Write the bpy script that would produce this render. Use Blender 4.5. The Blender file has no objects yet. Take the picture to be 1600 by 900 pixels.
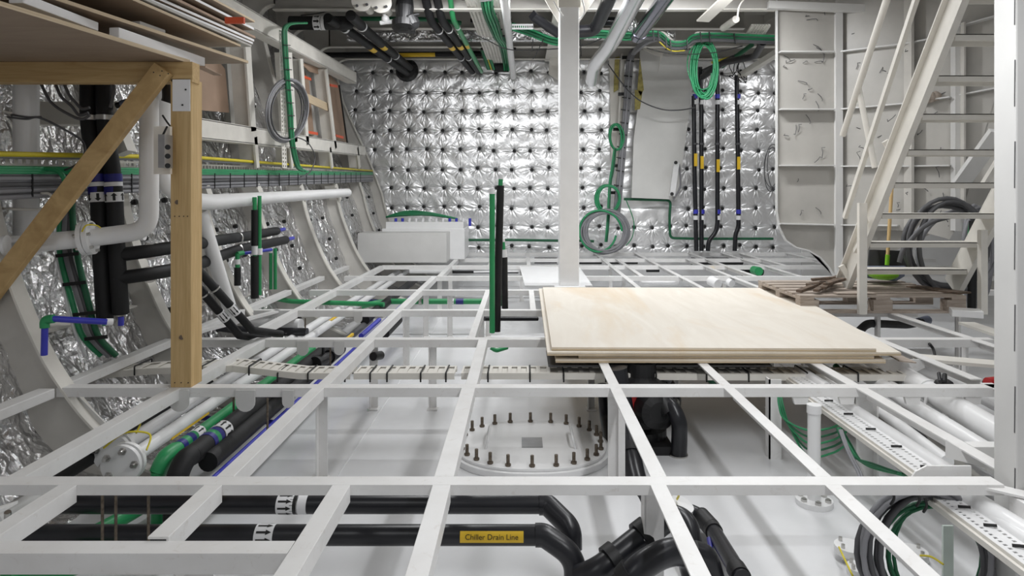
import bpy, bmesh, math, random
from math import sin, cos, pi, radians
from mathutils import Vector, Matrix, noise

random.seed(7)
S = bpy.context.scene
C = S.collection

# ------------------------------------------------------------------ camera
F = 1050.0                      # focal length in pixels of the 1600x900 frame
cam_d = bpy.data.cameras.new('camera')
cam = bpy.data.objects.new('camera', cam_d); C.objects.link(cam)
cam.location = (0, 0, 1.0); cam.rotation_euler = (pi/2, 0, 0)
cam_d.sensor_width = 36; cam_d.lens = 36*F/1600
cam_d.shift_x = -15/1600; cam_d.shift_y = -147/1600
cam_d.clip_start = 0.02
S.camera = cam

# ------------------------------------------------------------------ light
S.view_settings.view_transform = 'Standard'
S.view_settings.look = 'None'
S.view_settings.gamma = 1
S.view_settings.exposure = 0.06
S.view_settings.use_curve_mapping = False
w = bpy.data.worlds.new('world'); S.world = w; w.use_nodes = True
w.node_tree.nodes['Background'].inputs[0].default_value = (0.98, 0.985, 1.0, 1)
w.node_tree.nodes['Background'].inputs[1].default_value = 0.24

def lamp(name, loc, sx, sy, power, rot=(0, 0, 0), col=(.975, .985, 1)):
    d = bpy.data.lights.new(name, 'AREA'); d.shape = 'RECTANGLE'
    d.size = sx; d.size_y = sy; d.energy = power; d.color = col
    o = bpy.data.objects.new(name, d); C.objects.link(o)
    o.location = loc; o.rotation_euler = rot
    return o
lamp('fluorescent_and_fill_light', (1.0, 1.9, 2.05), .12, 2.6, 40)
lamp('fluorescent_and_fill_light', (1.75, 7.3, 3.19), 1.8, .12, 105, (radians(16), 0, 0))
lamp('fluorescent_and_fill_light', (-.6, 7.3, 3.19), 1.3, .12, 66, (radians(16), 0, 0))  # added light out of view, brightens the left of the back wall
lamp('fluorescent_and_fill_light', (1.9, 5.2, 2.95), .3, 2.0, 28)  # added soft light out of view, evens out the right of mid room
lamp('fluorescent_and_fill_light', (-.9, 5.0, 2.95), .3, 1.8, 24)  # added counterpart that evens out the left of mid room
lamp('fluorescent_and_fill_light', (4.4, 4.6, 2.9), .35, 2.0, 25)  # added fill light for the right side
lamp('fluorescent_and_fill_light', (4.4, 10.0, 3.3), .25, 1.6, 22)  # added light hidden behind the partition, reaches the tank side
lamp('fluorescent_and_fill_light', (3.0, 1.5, 2.9), .3, 1.8, 9)  # added weak fill, high at the near right and unseen
lamp('fluorescent_and_fill_light', (-1.2, .4, 2.2), .4, 1.4, 7, (radians(55), 0, radians(18)))  # added fill near the camera, turned toward the left hull side

# ------------------------------------------------------------------ helpers: projection of the measured photo onto planes of the place
def P(px, py, Y):                       # point at distance Y
    return Vector(((px-815)/F*Y, Y, 1+(303-py)/F*Y))
def Zp(px, py, z):                      # point at height z
    Y = F*(1-z)/(py-303); return Vector(((px-815)/F*Y, Y, z))
def Xp(px, py, X):                      # point at lateral position X
    Y = F*X/(px-815); return Vector((X, Y, 1+(303-py)/F*Y))

# ------------------------------------------------------------------ materials
def nt(name):
    m = bpy.data.materials.new(name); m.use_nodes = True
    t = m.node_tree; b = t.nodes['Principled BSDF']
    return m, t, b
def L(t, a, b): t.links.new(a, b)
def coords(t, scale=(1, 1, 1), kind='Object'):
    c = t.nodes.new('ShaderNodeTexCoord'); mp = t.nodes.new('ShaderNodeMapping')
    mp.inputs['Scale'].default_value = scale
    L(t, c.outputs[kind], mp.inputs[0]); return mp.outputs[0]
def tex_noise(t, vec, scale, detail=4, rough=.55, dist=0):
    n = t.nodes.new('ShaderNodeTexNoise'); n.inputs['Scale'].default_value = scale
    n.inputs['Detail'].default_value = detail; n.inputs['Roughness'].default_value = rough
    n.inputs['Distortion'].default_value = dist
    L(t, vec, n.inputs['Vector']); return n.outputs['Fac']
def ramp(t, fac, stops):
    r = t.nodes.new('ShaderNodeValToRGB'); e = r.color_ramp.elements
    while len(e) < len(stops): e.new(.5)
    for i, (p, c) in enumerate(stops):
        e[i].position = p; e[i].color = (*c, 1) if len(c) == 3 else c
    L(t, fac, r.inputs[0]); return r.outputs[0]
def bump(t, b, h, s=.3, d=.01):
    n = t.nodes.new('ShaderNodeBump'); n.inputs['Strength'].default_value = s
    n.inputs['Distance'].default_value = d
    L(t, h, n.inputs['Height']); L(t, n.outputs[0], b.inputs['Normal'])
def paint(name, col, rough=.4, metal=0, var=.06, vs=6, bs=.1, spec=.5, coat=0):
    m, t, b = nt(name)
    v = coords(t); n = tex_noise(t, v, vs, 5)
    lo = tuple(max(0, c*(1-var)) for c in col); hi = tuple(min(1, c*(1+var)) for c in col)
    L(t, ramp(t, n, [(.35, lo), (.65, hi)]), b.inputs['Base Color'])
    b.inputs['Roughness'].default_value = rough; b.inputs['Metallic'].default_value = metal
    b.inputs['Specular IOR Level'].default_value = spec
    b.inputs['Coat Weight'].default_value = coat; b.inputs['Coat Roughness'].default_value = .15
    if bs:
        n2 = tex_noise(t, v, 60, 3); bump(t, b, n2, bs, .002)
    return m
M = {}
M['white'] = paint('white_paint', (.80, .79, .775), .38, var=.04, vs=5)
_m, _t, _b = nt('scuffed_white_paint')
_v = coords(_t); _c = ramp(_t, tex_noise(_t, _v, 5, 5), [(.35, (.76, .75, .735)), (.65, (.83, .825, .815))])
_s = ramp(_t, tex_noise(_t, _v, 26, 8, .7, .8), [(.58, (0, 0, 0)), (.74, (.4, .4, .4))])
_x = _t.nodes.new('ShaderNodeMix'); _x.data_type = 'RGBA'; L(_t, _s, _x.inputs['Factor']); L(_t, _c, _x.inputs['A']); _x.inputs['B'].default_value = (.50, .44, .37, 1)
L(_t, _x.outputs['Result'], _b.inputs['Base Color']); _b.inputs['Roughness'].default_value = .4
M['white'] = _m
M['pipewhite'] = paint('white_pipe_paint', (.83, .83, .83), .28, var=.02, bs=.03)
M['bright'] = paint('bright_white_paint', (.86, .86, .86), .3, var=.02, bs=.03)
M['cream'] = paint('cream_paint', (.74, .715, .66), .5, var=.05)
M['hull'] = paint('hull_primer', (.58, .56, .52), .55, var=.08, vs=3)
M['grey'] = paint('grey_paint', (.44, .425, .395), .42, var=.07, vs=2.5)
M['ltgrey'] = paint('light_grey_paint', (.66, .655, .64), .4, var=.04, vs=3)
M['floor'] = paint('glossy_white_floor', (.76, .765, .775), .24, var=.04, vs=2, bs=.12, coat=.3)
M['black'] = paint('black_rubber_insulation', (.005, .005, .006), .62, var=.2, vs=14, bs=.3)
M['pvc'] = paint('black_pvc', (.014, .0145, .018), .3, var=.1, bs=.02)
M['dark'] = paint('dark_cast_metal', (.008, .008, .009), .5, var=.2, bs=.2)
M['green'] = paint('green_plastic_pipe', (.028, .30, .105), .38, var=.08, bs=.02)
M['cabgreen'] = paint('green_cable', (.025, .27, .11), .45, var=.1, bs=0)
M['dkgreen'] = paint('dark_green_cable', (.01, .12, .05), .5, var=.1, bs=0)
M['cabgrey'] = paint('grey_cable', (.24, .24, .255), .5, var=.08, bs=0)
M['dkgrey'] = paint('dark_grey_cable', (.085, .085, .09), .5, var=.1, bs=0)
M['tie'] = paint('black_cable_tie', (.01, .01, .01), .5, bs=0)
M['yellow'] = paint('yellow_label', (.85, .55, .03), .45, var=.03, bs=0)
M['yelcab'] = paint('yellow_cable', (.70, .58, .03), .45, var=.05, bs=0)
M['blue'] = paint('blue_pipe', (.045, .05, .46), .35, var=.06, bs=0)
M['navy'] = paint('navy_tape', (.02, .02, .20), .4, bs=0)
M['label'] = paint('white_tape', (.85, .85, .86), .4, var=.02, bs=0)
M['ink'] = paint('black_ink', (.008, .008, .008), .5, bs=0)
M['orange'] = paint('orange_tape', (.75, .10, .03), .5, bs=0)
M['red'] = paint('red_paint', (.45, .02, .02), .4, bs=0)
M['steel'] = paint('bare_steel', (.55, .54, .52), .3, metal=1, var=.1, vs=30, bs=.1)
M['stud'] = paint('brown_steel_stud', (.16, .13, .10), .5, metal=.6, var=.3, vs=60, bs=.4)
M['plate'] = paint('brushed_plate', (.42, .42, .43), .35, metal=.8, var=.1, vs=10)
M['chrome'] = paint('shiny_duct', (.93, .93, .95), .2, metal=.85, var=.03, bs=.05)
M['darkchrome'] = paint('dark_shiny_pipe', (.26, .26, .31), .16, metal=1, var=.05, bs=.05)
M['lime'] = paint('lime_green_plastic', (.22, .52, .02), .45, bs=0)
M['slate'] = paint('slate_plastic', (.14, .16, .22), .45, bs=0)
M['cardboard'] = paint('brown_board', (.36, .25, .18), .7, var=.08, vs=4)
M['foam'] = paint('yellow_foam', (.42, .36, .12), .8, var=.25, vs=20, bs=.5)

def foil(name, scale=7, strength=1.0, rough=.22, col=(.86, .86, .87), dist=.05, metal=.92):
    m, t, b = nt(name)
    v = coords(t)
    n0 = t.nodes.new('ShaderNodeTexNoise'); n0.inputs['Scale'].default_value = scale*.6
    n0.inputs['Detail'].default_value = 3; L(t, v, n0.inputs['Vector'])
    mx = t.nodes.new('ShaderNodeVectorMath'); mx.operation = 'MULTIPLY_ADD'
    mx.inputs[1].default_value = (.25, .25, .25)
    L(t, n0.outputs['Color'], mx.inputs[0]); L(t, v, mx.inputs[2])
    a = t.nodes.new('ShaderNodeTexVoronoi'); a.inputs['Scale'].default_value = scale
    L(t, mx.outputs[0], a.inputs['Vector'])
    c = t.nodes.new('ShaderNodeTexVoronoi'); c.inputs['Scale'].default_value = scale*2.7
    L(t, mx.outputs[0], c.inputs['Vector'])
    ad = t.nodes.new('ShaderNodeMath'); ad.operation = 'MULTIPLY_ADD'; ad.inputs[1].default_value = .42
    L(t, c.outputs['Distance'], ad.inputs[0]); L(t, a.outputs['Distance'], ad.inputs[2])
    n = tex_noise(t, v, scale*5, 4, .6)
    ad2 = t.nodes.new('ShaderNodeMath'); ad2.operation = 'MULTIPLY_ADD'; ad2.inputs[1].default_value = .22
    L(t, n, ad2.inputs[0]); L(t, ad.outputs[0], ad2.inputs[2])
    bump(t, b, ad2.outputs[0], strength, dist)
    b.inputs['Metallic'].default_value = metal; b.inputs['Roughness'].default_value = rough
    b.inputs['Base Color'].default_value = (*col, 1)
    return m
M['foil'] = foil('crumpled_foil', 7, .9, .2, dist=.06)
M['foilwall'] = foil('quilted_foil', 11, .12, .37, (.92, .92, .925), dist=.02, metal=.72)

def wood(name, c1, c2, sc=(1, 1, 14), ns=3, rough=.6, dirt=None):
    m, t, b = nt(name)
    v = coords(t, sc)
    n = tex_noise(t, v, ns, 6, .6, 1.2)
    col = ramp(t, n, [(.3, c1), (.5, tuple((x+y)/2 for x, y in zip(c1, c2))), (.68, c2)])
    if dirt:
        v2 = coords(t, (1, .22, 1)); n2 = tex_noise(t, v2, 2.2, 4, .6, .6)
        f = ramp(t, n2, [(.5, (0, 0, 0)), (.72, (1, 1, 1))])
        mx = t.nodes.new('ShaderNodeMix'); mx.data_type = 'RGBA'
        L(t, f, mx.inputs['Factor']); L(t, col, mx.inputs['A']); mx.inputs['B'].default_value = (*dirt, 1)
        col = mx.outputs['Result']
    L(t, col, b.inputs['Base Color']); b.inputs['Roughness'].default_value = rough
    bump(t, b, n, .15, .003)
    return m
M['pinez'] = wood('pine_grain_upright', (.50, .33, .14), (.66, .47, .23), (14, 14, .8))
M['pinex'] = wood('pine_grain_level', (.48, .31, .13), (.62, .44, .21), (.8, 14, 14))
M['ply'] = wood('birch_plywood', (.77, .71, .62), (.84, .79, .705), (2.2, .35, 1), 3, .55, (.74, .62, .47))
M['plyedge'] = wood('plywood_edge', (.46, .35, .21), (.70, .58, .42), (.6, .6, 120), 4, .7)
M['film'] = wood('brown_board_face', (.27, .20, .145), (.34, .26, .195), (.5, 2.5, 1), 3, .5)
M['oldwood'] = wood('weathered_pallet_wood', (.28, .23, .19), (.50, .43, .37), (1.2, 12, 12), 3, .8)
M['darkwood'] = wood('dark_scrap_wood', (.06, .045, .035), (.20, .14, .10), (8, 2, 8), 3, .8)

# ------------------------------------------------------------------ mesh builder
def frame_of(d):
    d = d.normalized()
    up = Vector((0, 0, 1)) if abs(d.z) < .95 else Vector((0, 1, 0))
    s = d.cross(up).normalized(); u = s.cross(d).normalized()
    return d, s, u
class MB:
    def __init__(self): self.v = []; self.f = []; self.sm = []
    def add(self, vs, fs, smooth=False):
        k = len(self.v); self.v += [tuple(x) for x in vs]
        self.f += [tuple(i+k for i in f) for f in fs]; self.sm += [smooth]*len(fs); return self
    def box(self, lo, hi):
        x0, y0, z0 = lo; x1, y1, z1 = hi
        return self.add([(x0,y0,z0),(x1,y0,z0),(x1,y1,z0),(x0,y1,z0),(x0,y0,z1),(x1,y0,z1),(x1,y1,z1),(x0,y1,z1)],
            [(0,3,2,1),(4,5,6,7),(0,1,5,4),(1,2,6,5),(2,3,7,6),(3,0,4,7)])
    def bar(self, p, q, w, h, up=None, off=(0, 0)):
        """box from p to q, w across, h along up"""
        p, q = Vector(p), Vector(q); d, s, u = frame_of(q-p)
        if up is not None:
            s = d.cross(Vector(up)).normalized(); u = s.cross(d).normalized()
        vs = []
        for c in (p, q):
            for a, b in ((-1,-1),(1,-1),(1,1),(-1,1)):
                vs.append(c+s*(a*w/2+off[0])+u*(b*h/2+off[1]))
        return self.add(vs, [(0,1,2,3),(7,6,5,4),(0,4,5,1),(1,5,6,2),(2,6,7,3),(3,7,4,0)])
    def prism(self, pts, ext):
        """closed polygon of 3-D points extruded by vector ext"""
        n = len(pts); e = Vector(ext); pts = [Vector(p) for p in pts]
        return self.add(pts+[p+e for p in pts], [tuple(range(n)), tuple(range(2*n-1, n-1, -1))] +
            [(i, i+n, (i+1) % n+n, (i+1) % n) for i in range(n)])
    def tube(self, pts, r, n=12, closed=False, caps=True):
        pts = [Vector(p) for p in pts]; m = len(pts)
        rs = r if isinstance(r, (list, tuple)) else [r]*m
        tan = []
        for i in range(m):
            if closed: t = pts[(i+1) % m]-pts[i-1]
            elif i == 0: t = pts[1]-pts[0]
            elif i == m-1: t = pts[-1]-pts[-2]
            else: t = (pts[i+1]-pts[i]).normalized()+(pts[i]-pts[i-1]).normalized()
            tan.append(t.normalized() if t.length > 1e-9 else Vector((0, 0, 1)))
        d, s, u = frame_of(tan[0]); vs = []
        for i in range(m):
            if i:
                ax = tan[i-1].cross(tan[i])
                if ax.length > 1e-7:
                    R = Matrix.Rotation(tan[i-1].angle(tan[i]), 3, ax.normalized()); s = R @ s; u = R @ u
            for k in range(n):
                a = 2*pi*k/n; vs.append(pts[i]+(s*cos(a)+u*sin(a))*rs[i])
        fs = []
        for i in range(m if closed else m-1):
            j = (i+1) % m
            for k in range(n):
                l = (k+1) % n; fs.append((i*n+k, i*n+l, j*n+l, j*n+k))
        self.add(vs, fs, True)
        if caps and not closed:
            self.add(vs[:n], [tuple(range(n-1, -1, -1))]); self.add(vs[-n:], [tuple(range(n))])
        return self
    def cyl(self, p, q, r, n=16, r2=None):
        return self.tube([p, q], [r, r if r2 is None else r2], n)
    def lathe(self, prof, base, axis=(0, 0, 1), n=24):
        """prof: list of (radius, distance along axis)"""
        d, s, u = frame_of(Vector(axis)); base = Vector(base); vs = []
        for r, h in prof:
            for k in range(n):
                a = 2*pi*k/n; vs.append(base+d*h+(s*cos(a)+u*sin(a))*r)
        fs = []
        for i in range(len(prof)-1):
            for k in range(n):
                l = (k+1) % n; fs.append((i*n+k, i*n+l, (i+1)*n+l, (i+1)*n+k))
        fs.append(tuple(range(n-1, -1, -1))); fs.append(tuple((len(prof)-1)*n+k for k in range(n)))
        return self.add(vs, fs)
    def sphere(self, c, r, n=10, sz=1):
        c = Vector(c); vs = []; fs = []
        for i in range(n+1):
            a = pi*i/n
            for k in range(2*n):
                b = pi*k/n; vs.append(c+Vector((sin(a)*cos(b)*r, sin(a)*sin(b)*r, cos(a)*r*sz)))
        for i in range(n):
            for k in range(2*n):
                l = (k+1) % (2*n); fs.append((i*2*n+k, (i+1)*2*n+k, (i+1)*2*n+l, i*2*n+l))
        return self.add(vs, fs, True)
    def perf(self, p, q, across, nlen, nac, fl=.5, fa=.5):
        """plate from p to q, width vector across, with nlen x nac slots left open"""
        p, q, ac = Vector(p), Vector(q), Vector(across); d = q-p
        us = [0]; ws = [0]
        for i in range(nlen): c = (i+.5)/nlen; us += [c-fl*.5/nlen, c+fl*.5/nlen]
        for i in range(nac): c = (i+.5)/nac; ws += [c-fa*.5/nac, c+fa*.5/nac]
        us.append(1); ws.append(1); vs = [p+d*a+ac*b for a in us for b in ws]; W = len(ws)
        fs = [(i*W+j, (i+1)*W+j, (i+1)*W+j+1, i*W+j+1) for i in range(len(us)-1) for j in range(W-1)
              if not (i % 2 == 1 and j % 2 == 1)]
        return self.add(vs, fs)
    def build(self, name, mat, parent=None, bevel=0, solid=0):
        me = bpy.data.meshes.new(name); me.from_pydata(self.v, [], self.f)
        me.polygons.foreach_set('use_smooth', self.sm)
        me.update(); o = bpy.data.objects.new(name, me)
        C.objects.link(o); me.materials.append(M[mat] if isinstance(mat, str) else mat)
        if parent is not None: o.parent = parent
        if solid:
            s = o.modifiers.new('solid', 'SOLIDIFY'); s.thickness = solid; s.offset = 0
        if bevel:
            b = o.modifiers.new('bevel', 'BEVEL'); b.width = bevel; b.segments = 2; b.limit_method = 'ANGLE'
        return o
def tag(o, label=None, cat=None, group=None, kind=None):
    if label: o['label'] = label
    if cat: o['category'] = cat
    if group: o['group'] = group
    if kind: o['kind'] = kind
    return o
def thing(name, label, cat, group=None):
    o = bpy.data.objects.new(name, None); C.objects.link(o); o.empty_display_size = .05
    return tag(o, label, cat, group)
def settle(root):
    """move a thing's Empty to the base of its parts, parts stay where they are"""
    pts = []
    for ch in root.children:
        if ch.type == 'MESH': pts += [Vector(c) for c in ch.bound_box]
    if not pts: return
    b = Vector(((min(p.x for p in pts)+max(p.x for p in pts))/2, (min(p.y for p in pts)+max(p.y for p in pts))/2, min(p.z for p in pts)))
    root.location = b
    for ch in root.children: ch.location = ch.location-b
def fillet(pts, r, n=6):
    """round the corners of a polyline"""
    pts = [Vector(p) for p in pts]; out = [pts[0]]
    for i in range(1, len(pts)-1):
        a, b, c = pts[i-1], pts[i], pts[i+1]
        u, v = (a-b), (c-b); k = min(r, u.length*.49, v.length*.49)
        A, B = b+u.normalized()*k, b+v.normalized()*k
        for j in range(n+1):
            t = j/n; out.append(A*(1-t)**2+b*2*t*(1-t)+B*t*t)
    out.append(pts[-1]); return out
def spline(pts, n=8, closed=False):
    pts = [Vector(p) for p in pts]; m = len(pts); out = []
    for i in range(m if closed else m-1):
        if closed: a, b, c, d = pts[i-1], pts[i], pts[(i+1) % m], pts[(i+2) % m]
        else: a, b, c, d = pts[max(i-1, 0)], pts[i], pts[i+1], pts[min(i+2, m-1)]
        for j in range(n):
            t = j/n
            out.append(.5*((2*b)+(-a+c)*t+(2*a-5*b+4*c-d)*t*t+(-a+3*b-3*c+d)*t**3))
    if not closed: out.append(pts[-1])
    return out
def band(parent, p, q, r, mat, name='band', label=None):
    o = MB().tube([p, q], r, 20).build(name, mat, parent)
    if label: o['label'] = label
    return o
def arrow_band(parent, p, d, r, length, n=6, rev=False, view=None):
    """white sleeve with black arrows running along the pipe direction d"""
    p = Vector(p); d = Vector(d).normalized(); _, s, u = frame_of(d)
    sl = MB().tube([p-d*length/2, p+d*length/2], r, 32).build('arrow_band', 'label', parent)
    mb = MB(); rr = r*1.03
    def pt(a, l): return p+d*l+(s*cos(a)+u*sin(a))*rr
    sg = -1 if rev else 1
    for k in range(n):
        a0 = 2*pi*k/n; w = pi/n*.28
        for (l0, l1, w0, w1) in ((-.38, .12, w, w), (.12, .42, 2.4*w, .05*w)):
            vs = []; N = 4
            for i in range(N+1):
                t = i/N*2-1
                vs.append(pt(a0+w0*t, sg*l0*length)); vs.append(pt(a0+w1*t, sg*l1*length))
            mb.add(vs, [(2*i, 2*i+1, 2*i+3, 2*i+2) for i in range(N)])
    mb.build('arrows', 'ink', sl)
    return sl
def text(body, size, origin, right, up, mat, parent, name='lettering'):
    cu = bpy.data.curves.new(name, 'FONT'); cu.body = body; cu.size = size
    cu.align_x = 'CENTER'; cu.align_y = 'CENTER'
    t = bpy.data.objects.new('tmp_text', cu); C.objects.link(t)
    bpy.context.view_layer.update()
    me = bpy.data.meshes.new_from_object(t.evaluated_get(bpy.context.evaluated_depsgraph_get()))
    bpy.data.objects.remove(t); bpy.data.curves.remove(cu)
    r, u = Vector(right).normalized(), Vector(up).normalized(); n = r.cross(u); o0 = Vector(origin)
    for v in me.vertices: v.co = o0+r*v.co.x+u*v.co.y+n*v.co.z
    me.materials.clear(); me.materials.append(M[mat])
    o = bpy.data.objects.new(name, me); C.objects.link(o); o.parent = parent
    return o
def pipe_label(parent, p, d, r, length, w=1.0, view=(0, -1, .4), body=None, size=.03):
    """yellow sticker wrapped on the side of a pipe that faces view; w = half arc in radians"""
    p = Vector(p); d = Vector(d).normalized(); v = Vector(view); v = (v-d*v.dot(d)).normalized(); s = d.cross(v).normalized()
    vs = []; N = 6
    for i in range(N+1):
        a = (i/N*2-1)*w
        for e in (-1, 1): vs.append(p+d*(e*length/2)+(v*cos(a)+s*sin(a))*r*1.02)
    o = MB().add(vs, [(2*i, 2*i+1, 2*i+3, 2*i+2) for i in range(N)], True).build('pipe_label', 'yellow', parent)
    if body:
        dd = d if d.x > 0 else -d; uu = v.cross(dd).normalized()
        text(body, size, p+v*r*1.09, dd, uu, 'ink', o)
    return o
def flange(mb, p, d, R, t=.02): p = Vector(p); d = Vector(d).normalized(); return mb.cyl(p-d*t/2, p+d*t/2, R, 28)
def bolts(par, p, d, R, n, r=.008, h=.03, ph=0):
    p = Vector(p); d, s, u = frame_of(Vector(d))
    for k in range(n):
        a = 2*pi*k/n+ph; c = p+(s*cos(a)+u*sin(a))*R
        MB().cyl(c-d*h/2, c+d*h/2, r, 6).cyl(c-d*h*.25, c+d*h*.25, r*1.7, 6).build('bolt', 'steel', par)
def coil_pts(c, R, n, ax1, ax2, thick=.02, wob=.02, seed=0, depth=None, per=28):
    """one loop after another of a hand-wound cable"""
    rnd = random.Random(seed); c, a1, a2 = Vector(c), Vector(ax1).normalized(), Vector(ax2).normalized(); ax3 = a1.cross(a2)
    out = []; ph = [rnd.uniform(0, 6.28) for _ in range(4)]
    for i in range(n*per):
        t = 2*pi*i/per; k = i/per
        rr = R[0]*(1+wob*sin(k*2.1+ph[0])), R[1]*(1+wob*sin(k*1.7+ph[1]))
        o = a1*(thick*sin(k*2.9+ph[2]))+ax3*(thick*cos(k*1.9+ph[3]))
        out.append(c+a1*rr[0]*cos(t)+a2*rr[1]*sin(t)+o)
    return out
# ================================================================== SETTING
# ---- floor (tank top)
fl = MB().box((-3.4, -.6, -.56), (7.2, 12.1, -.5)).build('floor', 'floor'); tag(fl, kind='structure')
for x in (-.98, 2.28, 3.5):
    MB().bar((x, 0, -.498), (x, 11.7, -.498), .008, .006).build('weld_seam', 'floor', fl)

# ---- left hull side: crumpled foil skin with girders and ribs
INN = [(-1.75, -.5), (-2.02, -.38), (-2.24, -.18), (-2.38, 0), (-2.50, .2), (-2.63, .5), (-2.73, .8), (-2.79, 1.1),
       (-2.86, 1.6), (-2.97, 2.1), (-3.09, 2.7), (-3.18, 3.05)]
OUT = [(-2.05, -.5), (-2.34, -.42), (-2.53, -.24), (-2.64, 0), (-2.71, .2), (-2.81, .5), (-2.91, .8), (-2.98, 1.1),
       (-3.07, 1.6), (-3.2, 2.1), (-3.36, 2.7), (-3.45, 3.75)]
def tp(y, z):                          # the hull narrows toward the far end below the side girders
    return max(0, y-7.0)*.085*min(1, max(0, (2.6-z)/1.6))
def prof(L_, n=8):
    return [(p.x, p.z) for p in spline([(x, 0, z) for x, z in L_], n)]
def hullx(z, L_=OUT, extra=0):
    for (x0, z0), (x1, z1) in zip(L_, L_[1:]):
        if z0 <= z <= z1: return x0+(x1-x0)*(z-z0)/(z1-z0)+extra
    return L_[-1][0]+extra
out = prof(OUT, 14)
mb = MB(); vs = []; ny = 330
for j in range(ny+1):
    y = -.6+12.5*j/ny
    for i, (x, z) in enumerate(out):
        q = Vector((x, y, z)); d = noise.noise(q*3.1)*.035+noise.noise(q*9)*.018+abs(noise.noise(q*16+Vector((5, 2, 1))))*.016
        vs.append((x+.01+d*.75+tp(y, z), y, z+d*.3))
W = len(out)
mb.add(vs, [(j*W+i, j*W+i+1, (j+1)*W+i+1, (j+1)*W+i) for j in range(ny) for i in range(W-1)], True)
wl = mb.build('wall_left', 'foil'); tag(wl, kind='structure')
MB().box((-3.75, -.6, -.56), (-3.68, 12.1, 3.9)).build('hull_plating', 'hull', wl)

inn = prof(INN, 6); outp = prof(OUT, 6)
RIBY = [1.17*n for n in (3.0, 4.0, 5.0, 6.0, 7.0, 8.0, 9.0, 9.85)]
for y in RIBY:
    pin = [(x, z) for x, z in inn]; arc = []
    # rounded knee into the deck beam
    for k in range(7):
        a = pi-pi/2*k/6; arc.append((-3.20+.20+.20*cos(a), 3.1+.2*sin(a)))
    poly = pin+arc
    m2 = len(poly)
    top = [(-3.0, 3.78)]+[(x, z) for x, z in reversed(outp) if z < 3.7]
    poly2 = [Vector((x+tp(y, z), y-.006, z)) for x, z in poly+top]
    MB().prism(poly2, (0, .012, 0)).build('rib', 'hull', wl)
    mb = MB(); fw = .05; vs = []
    for x, z in poly: vs += [(x+tp(y, z), y-fw, z), (x+tp(y, z), y+fw, z)]
    mb.add(vs, [(2*i, 2*i+1, 2*i+3, 2*i+2) for i in range(m2-1)])
    mb.build('rib_flange', 'cream', wl, solid=.012)
# lower bilge web plates, smooth knees to the deck frame
for y in RIBY[0:5]:
    pts = [(-2.40, y+.01, -.5)]+[(x, y+.01, z) for x, z in inn if z < .0]
    MB().prism([(-2.5, y+.008, -.42), (-1.8, y+.008, -.48), (-1.86, y+.008, -.43), (-2.02, y+.008, -.36), (-2.22, y+.008, -.16), (-2.38, y+.008, .0), (-2.74, y+.008, 0)], (0, .004, 0)).build('knee_plate', 'ltgrey', wl)
# bilge stringer beside the deck frame
for a, b in zip(RIBY[0:5], RIBY[1:6]):
    MB().bar((-2.42, a+.05, -.02), (-2.42, b-.05, -.02), .07, .05).build('bilge_stringer', 'white', wl, bevel=.004)
for a, b, zz in ((RIBY[0], RIBY[1], .55), (RIBY[1], RIBY[2], .40), (RIBY[2], RIBY[3], .34)):
    MB().prism([(-2.95, a+.1, zz-.3), (-2.62, a+.1, zz-.32), (-2.62, b-.1, zz-.32), (-2.95, b-.1, zz-.3)], (0, 0, .01)).build('hull_shelf', 'hull', wl)

for a, b in zip(RIBY[1:-1], RIBY[2:]):
    for f_ in (.3, .66):
        for z in (.12, .38, .66, .93, 2.0, 2.35):
            y = a+(b-a)*f_; x = hullx(z)+tp(y, z)+.045
            MB().lathe([(.02, -.02), (.024, 0), (.02, .016), (.005, .02)], (x, y, z+.03*f_), (1, 0, .2), 10).build('insulation_pin', 'ink', wl)
# side girders (window-like framework high on the left side)
GX = -2.52
def gpt(px, py): return Xp(px, py, GX)
def girder(a, b, w, name='side_girder'):
    p, q = gpt(*a), gpt(*b)
    mb = MB(); mb.bar(p, q, .02, w, up=(0, 0, 1)); mb.bar(p+Vector((-.06, 0, w/2)), q+Vector((-.06, 0, w/2)), .14, .012, up=(0, 0, 1))
    mb.bar(p+Vector((-.06, 0, -w/2)), q+Vector((-.06, 0, -w/2)), .14, .012, up=(0, 0, 1))
    return mb.build(name, 'cream', wl)
girder((300, -22), (556, 122), .16)
girder((300, 199), (570, 236), .15)
girder((240, 192), (312, 201), .15)
def vpost(x0, y0, x1, y1, w=.09, mat='cream', X=None):
    X = GX if X is None else X
    p, q = Xp(x0, y0, X), Xp(x1, y1, X)
    mb = MB(); mb.bar(p, q, .02, w, up=(0, 1, 0)); mb.bar(p+Vector((-.08, 0, 0)), q+Vector((-.08, 0, 0)), .16, .012, up=(0, 1, 0))
    return mb.build('side_stanchion', mat, wl)
vpost(386, 72, 395, 205, .12); vpost(452, 82, 461, 222, .11); vpost(470, 92, 480, 226, .10); vpost(509, 108, 524, 232, .09)
for x0, x1 in ((398, 402), (452, 456), (515, 519), (558, 562)):
    vpost(x0, 214 if x0 < 500 else 230, x1, 262, .07)
for x0, x1 in ((322, 330), (402, 412), (470, 478), (525, 532)):
    vpost(x0, 290, x1, 312, .07)
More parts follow.
